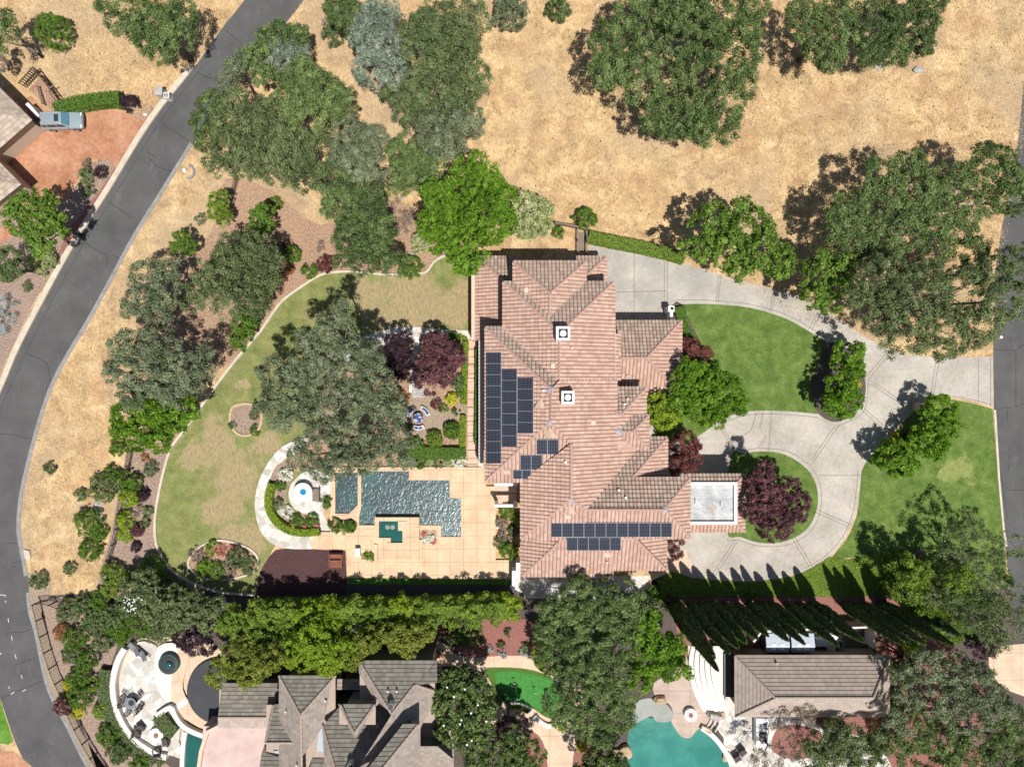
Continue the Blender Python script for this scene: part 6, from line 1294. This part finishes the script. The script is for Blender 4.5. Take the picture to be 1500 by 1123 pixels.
# ---------------------------------------------------------------- topiary and shrubs
S = shrub
for u, v, r, mt, lb, h in ((636.5,642.5,12.2,'hedge','clipped yellow green ball beside the courtyard hedge',1.3), (661.5,631,12.8,'box','larger clipped green ball next to the clipped hedge',1.4), (661.5,584,8.6,'yellow','golden round shrub in the courtyard bed near the paving slabs',.9),
    (602.5,677,6.3,'cream','pale clipped ball above the pool deck, left of three',.8), (628.8,676,6.2,'cream','pale clipped ball above the pool deck, middle of three',.8), (656,678,5.6,'cream','pale clipped ball above the pool deck, right of three',.7),
    (513,771,9,'box','round green ball beside the small pool coping',1.1), (564,576,6,'yellow','small golden shrub at the left of the courtyard under the oak',.8)):
    S('topiary_ball', u, v, r, mt, lb, 'topiary', 'tight', h)
smalls = [
 (78,45,25,'box','isolated green bush in dry grass above the taupe house',3,'shrub',1.5), (487,52,15,'olive','grey green bush beside the road at the top, below the dark oak',2,'shrub',1.3), (480,38,9,'drybrush','small dry bush above the grey green one by the road',1.2,'twig',1),
 (748,18,26,'greyoak','grey thicket at the top edge right of the woodland',3,'shrub',1.5), (818,13,18,'darkoak','dark green bush at the top edge in dry grass',2.2,'shrub',1.3),
 (858,320,17,'box','green bush with white flecks above the wooden gate',1.8,'shrub',1.4), (818,340,9,'box','small bush beside the timber fence',1,'shrub',1),
 (127,257,11,'olive','spiky olive shrub in the island bed by the road',1.2,'shrub',1), (148,252,8.5,'darkplum','dark maroon shrub in the island bed by the road',1,'shrub',1), (130,280,8,'olive','small grey green shrub below the spiky one',.8,'shrub',1), (128,240,6,'drybrush','dry little plant at the top of the island bed',.6,'shrub',1),
 (190,152,12,'darkplum','dark purple black bush at the end of the clipped hedge',1.6,'shrub',1.2), (176,150,8,'box','round green bush between hedge and dark purple bush',1.2,'shrub',1),
 (60,382,20,'cream','pale green shrub below the bright tree at the left edge',2,'shrub',1.2), (10,448,18,'agave','large silver blue agave at the left edge beside the road bed',1.2,'twig',1), (5,475,14,'agave','second silver agave at the left edge',1,'twig',1), (40,418,8,'olive','low green weeds in the road bed',.4,'shrub',1),
 (428,372,13,'box','dark round shrub in the orange soil above the edging',1.3,'shrub',1), (453,396,11,'box','round green shrub just above the curved edging',1.2,'shrub',1), (476,387,12,'redplum','olive and rust shrub above the curved edging',1.1,'shrub',1), (406,366,12,'darkplum','dark maroon bush beside the olive oak',1.4,'shrub',1), (426,394,6,'rust','small bright orange red shrub beside the edging',.7,'shrub',1), (413,405,9,'redplum','low red bush at the edge of the olive oak',.9,'shrub',1),
 (496,384,10,'olive','small green shrub under the dark evergreen',.9,'shrub',1), (600,390,18,'box','wide green ground shrub at the right foot of the dark evergreen',1.2,'shrub',1.4), (402,300,11,'box','small round bush in the orange clearing',1,'shrub',1), (466,360,8,'drybrush','wispy dry plant in the orange clearing',.8,'twig',1),
 (583,318,24,'drybrush','large dry twiggy bush left of the huge vivid tree',1.6,'twig',1.6), (618,355,16,'cream','pale yellow green bush at the lower left of the huge vivid tree',2,'shrub',1.2), (292,320,7,'greyoak','little grey plant beside the short wire fence',.6,'shrub',1), 
 (172,655,12,'box','small green bush below the fresh green tree',1.2,'shrub',1), (73,685,8,'olive','tiny bush alone on the dry verge',.7,'shrub',1), (118,724,9,'olive','small bush at the left of the dry slope pair',.9,'shrub',1), (163,693,12,'box','small round bush at the top of the dry slope group',1.3,'shrub',1), (151,714,21,'darkoak','dark green double bush on the dry slope',1.8,'shrub',1.3),
 (130,765,20,'box','green bush in the middle of the dry slope, larger',1.8,'shrub',1.3), (132,805,17,'box','green bush at the bottom of the dry slope',1.6,'shrub',1.3), (145,780,11,'box','small green bush joining the two larger slope bushes',1.2,'shrub',1), (102,832,9,'olive','little bush above the wire fence corner on the dry verge',.8,'shrub',1), (56,850,13,'olive','bush at the road edge above the fence corner',1,'shrub',1),
 (190,707,17,'box','green upper bush right of the diamond wire fence',1.6,'shrub',1.2), (190,728,15,'lime','golden green bush below it beside the wire fence',1.5,'shrub',1.2), (184,762,13,'lime','round golden bush in the middle of the west bed',1.4,'shrub',1), (183,784,10,'lime','smallest golden bush at the bottom of the west bed',1,'shrub',1),
 (208,725,10,'darkplum','dark maroon ball near the top of the west bed',1.1,'tight',1), (201,777,9,'plum','round maroon ball in the middle of the west bed',1,'tight',1), (199,801,7,'darkplum','smallest maroon ball at the bottom of the west bed',.8,'tight',1), (203,749,8,'drybrush','wiry grey plant between the maroon balls',.7,'twig',1), (216,750,8,'darkoak','dark spreading plant next to the stone edging',.6,'shrub',1), (212,765,8,'olive','olive plant above the round maroon ball',.6,'shrub',1), (221,686,11,'greyoak','silvery low shrubs near the top of the west bed',.6,'shrub',1), (211,672,6,'rust','tiny orange shrub at the top of the west bed',.4,'shrub',1),
 (165,840,17,'hedge','yellow green bush at the bottom of the west bed',1.8,'shrub',1.3), (222,832,18,'vivid','spiky bright green bush at the lower left of the lawn',2,'shrub',1.3), (192,845,14,'box','dark bush between the two bright bushes at the lawn corner',1.6,'shrub',1), (240,850,13,'olive','olive bush against the lower lawn edging',1.2,'shrub',1), (262,862,12,'darkoak','dark round bush below the flower island',1.2,'shrub',1),
 (320,270,0,'box','',1,'shrub',1)]
for u, v, r, mt, lb, h, kd, sc in smalls:
    if r: S('agave' if mt == 'agave' else ('topiary_ball' if kd == 'tight' else 'shrub'), u, v, r, mt, lb, 'plant' if mt == 'agave' else 'shrub', kd if r < 17 or kd == 'twig' else 'shrub', h)
for u, v, r, mt, lb, h in (
 (300,832,13,'vivid','vivid green mound at the left of the oval flower island',.8), (318,838,14,'box','leafy bright clump at the bottom of the oval island',.8), (347,817,16,'olive','domed grey green bush in the oval island',1.1), (365,828,15,'olive','low mixed ground plants at the right of the oval island',.5), (290,812,12,'drybrush','dry grey ground plants at the left of the oval island',.4), (312,803,12,'hedge','yellow green plants at the top of the oval island',.6), (325,806,7,'flower','cluster of pink flowers at the top of the oval island',.6), (341,802,5,'flower','pink flower clump right of the larger one in the oval island',.6), (335,832,12,'drybrush','brownish seed heads at the bottom of the oval island',.5),
 (378,597,9,'greyoak','spiky palm like plant in the ring bed on the west lawn',1), (341,622,4.5,'darkoak','small dark plant at the left of the ring bed',.5), (373,630,7,'box','green plant at the lower right of the ring bed',.6), (372,610,6,'olive','olive tuft in the ring bed',.5),
 (418,695,10,'whiteflower','white rose bush at the top of the fountain flower bed',.8), (410,710,9,'box','leafy rose bush below the white one in the fountain bed',.7), (404,737,9,'olive','low roses with pale blooms in the fountain bed',.6), (418,750,10,'whiteflower','white flowered rose at the middle of the fountain bed',.6), (434,764,12,'box','large green rose clump in the fountain bed',.7), (456,762,10,'box','green rose clump at the right end of the fountain bed',.7), (428,772,6,'flower','pink roses along the lower edge of the fountain bed',.6), (463,768,5,'flower','pink roses at the right tip of the fountain bed',.6), (446,773,5,'flower','pink roses between the other two pink clumps',.6),
 (479,735,8,'box','small bush beside the small pool wall',.8), (492,769,11,'box','leafy shrub below the small side pool',.9), (505,776,6,'cream','pale low plant next to the round ball by the pool',.4), (541,814,7,'vivid','spiky green plant in the rectangular deck planter',.7), (627,786,10,'whiteflower','white begonias filling the square deck bed',.4), (622,781,4,'flower','red begonias at the upper left of the square deck bed',.45), (634,792,4,'flower','red begonias at the lower right of the square deck bed',.45),
 (616,677,9,'box','green rose bush between the left two pale balls',.7), (642,678,8,'olive','thin flowering plant between the right two pale balls',.5), (672,674,11,'whiteflower','white flowered bush beside the sandstone walk',.7), (672,560,12,'darkoak','dark glossy shrub beside the clipped bright hedge',1), (665,496,9,'box','dark shrub below the white path at the house corner',1), (588,583,12,'rust','rusty low shrub under the oak by the stone steps',.7), (672,600,0,'box','',1),
 (742,748,10,'box','light green shrub at the top of the bed beside the house wall',1), (757,760,9,'vivid','bright shrub hugging the house wall',1), (735,765,9,'drybrush','dry grey brown plant in the bed beside the house wall',.6), (740,785,11,'drybrush','wide dry plant under the white stepping stones',.6), (745,806,13,'vivid','bright green bush at the bottom of the narrow house bed',1.2), (732,795,9,'olive','olive bush left of the bright green one in the narrow bed',.8), (753,776,8,'darkoak','dark shrub at the right end of the stepping stones',.8),
 (1350,628,7,'yellow','golden shrub in the shade between the young trees',.7), (1330,640,8,'darkplum','dark shrub between the young trees on the right lawn',.7), (1310,640,6,'yellow','small golden shrub left of the dark one',.6), (1255,562,5,'yellow','yellow plant at the edge of the tree island',.5),
 (680,925,24,'magnolia','wide dark shrub in the red bark bed',1.6), (665,932,14,'darkoak','left part dark shrub in the red bark bed',1.2), (706,938,5,'greyoak','small grey green plant on red bark, nearest the wide shrub',.5), (733,943,5,'darkoak','small plant in the middle of the red bark bed',.5), (718,952,5,'agave','small silvery plant at the lower edge of the red bark',.4), (736,957,6,'agave','larger silvery plant at the lower edge of the red bark',.4), (770,948,6,'darkoak','dark plant at the right end of the red bark bed',.6), (745,926,5,'darkoak','tiny dark plant near the top of the red bark bed',.5), (768,955,7,'agave','silvery clump beside the dark plant at the red bark end',.4),
 (643,958,6,'rust','small rusty plant beside the tan path start',.5), (730,1022,8,'darkoak','dark low plant between the path and the putting green',.5), (820,1062,9,'hedge','little green shrub where the tan paths divide',.6), (852,1093,8,'yellow','yellow flowered plant in red bark by the tan path',.6),
 (1000,925,0,'box','',1), (1080,905,9,'olive','low plant on red bark under the cypresses',.5), (1085,938,10,'lime','yellow green shrub beside the equipment yard corner',1), (1305,975,9,'hedge','green shrub at the right wall of the pool house',.9), (1320,1040,12,'hedge','yellow green shrub at the lower right of the pool house',1.1), (1330,960,14,'darkplum','dark red brown shrub right of the pool house',1), (1215,1052,6,'hedge','small green plant under the pool house eaves',.5), (1290,1062,18,'redplum','red brown shrub in the shade below the pool house',1.0),
 (100,895,18,'olive','green bush at the top of the lower left shrub bed',1.5), (120,885,14,'darkoak','dark bush at the fence corner of the lower left bed',1.4), (90,925,12,'rust','orange flowered bush beside the lower left wire fence',1), (110,935,18,'box','green bush in the upper part of the lower left bed',1.6), (140,910,20,'darkoak','dark bush right of the upper lower left bed',1.8), (150,940,16,'olive','olive bush above the curved terrace',1.5), (105,958,14,'olive','olive bush in the left middle of the lower left bed',1.2), (128,965,16,'box','bright bush in the middle of the lower left bed',1.4), (115,990,16,'box','fresh bush left of the curved wall, upper',1.5), (100,1003,8,'yellow','yellow flowered bush beside the lower left wire fence',.9), (118,1020,18,'box','fresh bush left of the curved wall, lower',1.6), (138,1000,12,'hedge','yellow green bush next to the low brownish hedge',1.2), (93,1033,13,'redplum','bare reddish bush overhanging the road edge',1.4), (115,1043,9,'yellow','golden flowered plant below the reddish bush',.6), (148,1040,12,'hedge','green bush inside the lower left bed near the terrace wall',1), (158,1075,17,'box','large green bush near the bottom of the lower left bed',1.5), (175,1100,18,'darkoak','dark green bush at the bottom of the lower left bed',1.6), (205,1118,16,'box','green bush at the bottom edge below the curved wall',1.2), (180,935,10,'vivid','small bright tree top of the curved terrace',1.2), (165,905,18,'darkoak','dark blue green bush above the curved terrace',1.8), (170,920,14,'box','green bush between the dark blue green one and the terrace',1.5), (235,1112,8,'magnolia','dark potted shrub at the bottom end of the curved wall',.8),
 (145,880,14,'box','dark green bush at the corner of the dry verge',1.5), (160,862,14,'hedge','light green bush at the right corner of the dry verge',1.4), (985,884,16,'darkoak','dark shrub at the foot of the leftmost cypress',1.2), (960,870,14,'box','green shrub under the oak beside the entry walk',1.2)):
    if r: S('flowers' if 'flower' in mt else 'shrub', u, v, r, mt, lb, 'flowers' if 'flower' in mt else 'shrub', 'shrub', h)
for u, v, r, mt, lb, h in ((1300,862,16,'hedge','yellow green bush at the right end of the green bank',1.4), (1335,850,20,'hedge','bright bushy shrub below the corner of the right lawn',2), (1360,835,18,'box','green shrub under the feathery trees, nearest the lawn',1.8), (1390,865,22,'olive','grey green shrub under the feathery trees in the middle',1.8),
  (1425,880,22,'box','green shrub under the feathery trees towards the road',1.8), (1460,895,20,'olive','greyish shrub beside the east road under the feathery trees',1.6), (1400,905,20,'darkoak','dark shrub below the middle of the feathery trees',1.6), (1440,925,20,'olive','olive shrub above the pale path at lower right',1.6), (1365,905,16,'lime','lime shrub at the tips of the right cypresses',1.4), (1470,850,12,'box','small green shrub at the road edge under the feathery trees',1.2),
  (205,912,22,'box','green shrub below the white blossom at lower left',2.2), (232,924,18,'olive','grey green shrub just above the white patio edge',2.0), (178,900,16,'darkoak','dark shrub left of the white blossom',2.0), (255,918,16,'olive','shrub above the near black purple tree',2.2),
  (610,652,12,'box','green shrub at the courtyard corner under the oak edge',1.0), (598,630,8,'olive','small olive plant left of the yellow green ball',.7), (675,573,8,'box','little green shrub right of the golden round one',.7), (668,602,6,'olive','low plant beside the gap in the bright hedge',.4), (650,598,6,'box','small round plant between golden shrub and gravel',.4),
  (640,592,8,'redplum','low russet shrub under the spreading purple tree',.5), (1320,985,14,'olive','olive shrub in the red bark right of the pool house roof',1.4), (1312,1020,10,'hedge','fresh green shrub against the pool house east wall',1.0), (1290,1085,14,'olive','olive shrub below the lower right corner of the pool house',1.2),
  (1100,868,9,'hedge','small clump on the green bank',.5), (1345,812,9,'drybrush','brown shrub at the lawn corner by the stone edge',.8)):
    S('shrub', u, v, r, mt, lb, 'shrub', 'shrub', h)
# magnolia and oleander blossoms as parts
def blossoms(parent, pts, h, sz=1.0):
    m = MB()
    for u, v in pts:
        p = W(u, v, h); m.add([p+Vector((math.cos(k*1.26)*.10*sz, math.sin(k*1.26)*.10*sz, VR.uniform(0, .08))) for k in range(5)], [(0, 1, 2, 3, 4)])
    o = m.build('blossom', M['white'], parent)
for o in list(COL.objects):
    if o.name.startswith('magnolia_tree') and not o.parent: blossoms(o, [(655,1006),(681,1009),(676,1054),(674,1060),(690,1044),(659,1071),(691,1084),(684,1090),(712,1056),(665,1020),(700,1032),(650,1062)], 7.9)
    if o.name.startswith('oleander_bush') and not o.parent: blossoms(o, [(VR.uniform(182, 209), VR.uniform(872, 898)) for _ in range(34)], 4.5, .7)
# ---------------------------------------------------------------- ground cover (uncountable): grass tufts and green bank
def scatter(name, pts, N, s, mat, kind_label, z=.02, tilt=.6, test=None, asp=.25, up=.5):
    poly = px(pts); xs = [p.x for p in poly]; ys = [p.y for p in poly]; P = np.array([[p.x, p.y] for p in poly])
    x = VR.uniform(min(xs), max(xs), N); y = VR.uniform(min(ys), max(ys), N); ins = np.zeros(N, bool); j = len(P)-1
    for i in range(len(P)):
        c = ((P[i, 1] > y) != (P[j, 1] > y)) & (x < (P[j, 0]-P[i, 0])*(y-P[i, 1])/(P[j, 1]-P[i, 1]+1e-9)+P[i, 0]); ins ^= c; j = i
    x = x[ins]; y = y[ins]; n = len(x); c = np.stack([x, y, z+VR.uniform(0, s*up, n)], 1)
    nn = np.stack([VR.normal(0, tilt, n), VR.normal(0, tilt, n), np.ones(n)], 1); nn /= np.linalg.norm(nn, axis=1)[:, None]
    me = quads(c, nn, VR.uniform(.6, 1.4, n)*s, asp, np.clip(VR.normal(.5, .22, n), 0, 1), name); o = link(name, me, M[mat]); return tag(o, None, None, None, 'stuff')
M['straw'] = leafmat('dry_straw', (.34, .22, .12), (.60, .45, .27), (.80, .64, .40), .1)
scatter('dry_grass_tufts', [(450,0),(520,60),(700,330),(860,345),(1040,400),(1200,480),(1300,500),(1450,480),(1500,200),(1530,-30),(450,-30)], 120000, .09, 'straw', '')
scatter('dry_grass_tufts', [(-20,-20),(350,-20),(280,95),(200,180),(150,150),(60,110),(-20,120)], 40000, .09, 'straw', '')
scatter('dry_grass_tufts', [(440,5),(480,0),(560,150),(560,330),(395,290),(260,400),(200,500),(240,660),(160,780),(145,850),(60,880),(45,840),(34,740),(60,630),(100,530),(180,400),(240,290),(330,160)], 60000, .09, 'straw', '')
scatter('leaf_litter', [(870,0),(1125,0),(1110,190),(1060,220),(960,200),(870,120)], 14000, .07, 'drybrush', '')
scatter('leaf_litter', [(1205,260),(1300,210),(1455,210),(1452,515),(1330,512),(1220,440)], 16000, .07, 'drybrush', '')
scatter('leaf_litter', [(400,30),(720,0),(715,240),(600,400),(400,280),(300,180)], 16000, .07, 'drybrush', '')
scatter('leaf_litter', [(150,400),(400,300),(420,430),(320,600),(150,620)], 10000, .07, 'drybrush', '')
scatter('field_weeds', [(700,0),(1500,0),(1500,200),(1200,480),(860,345),(700,330)], 900, .10, 'olive', '', asp=.7)
scatter('field_weeds', [(-20,-20),(350,-20),(280,95),(150,150),(-20,120)], 260, .10, 'olive', '', asp=.7)
scatter('ivy_bank', [(960,850),(985,837),(1015,847),(1100,852),(1165,845),(1215,816),(1240,819),(1290,810),(1320,802),(1345,830),(1345,866),(1240,874),(1100,872),(985,874)], 60000, .08, 'hedge', '', asp=.6, tilt=.5, up=1.2)
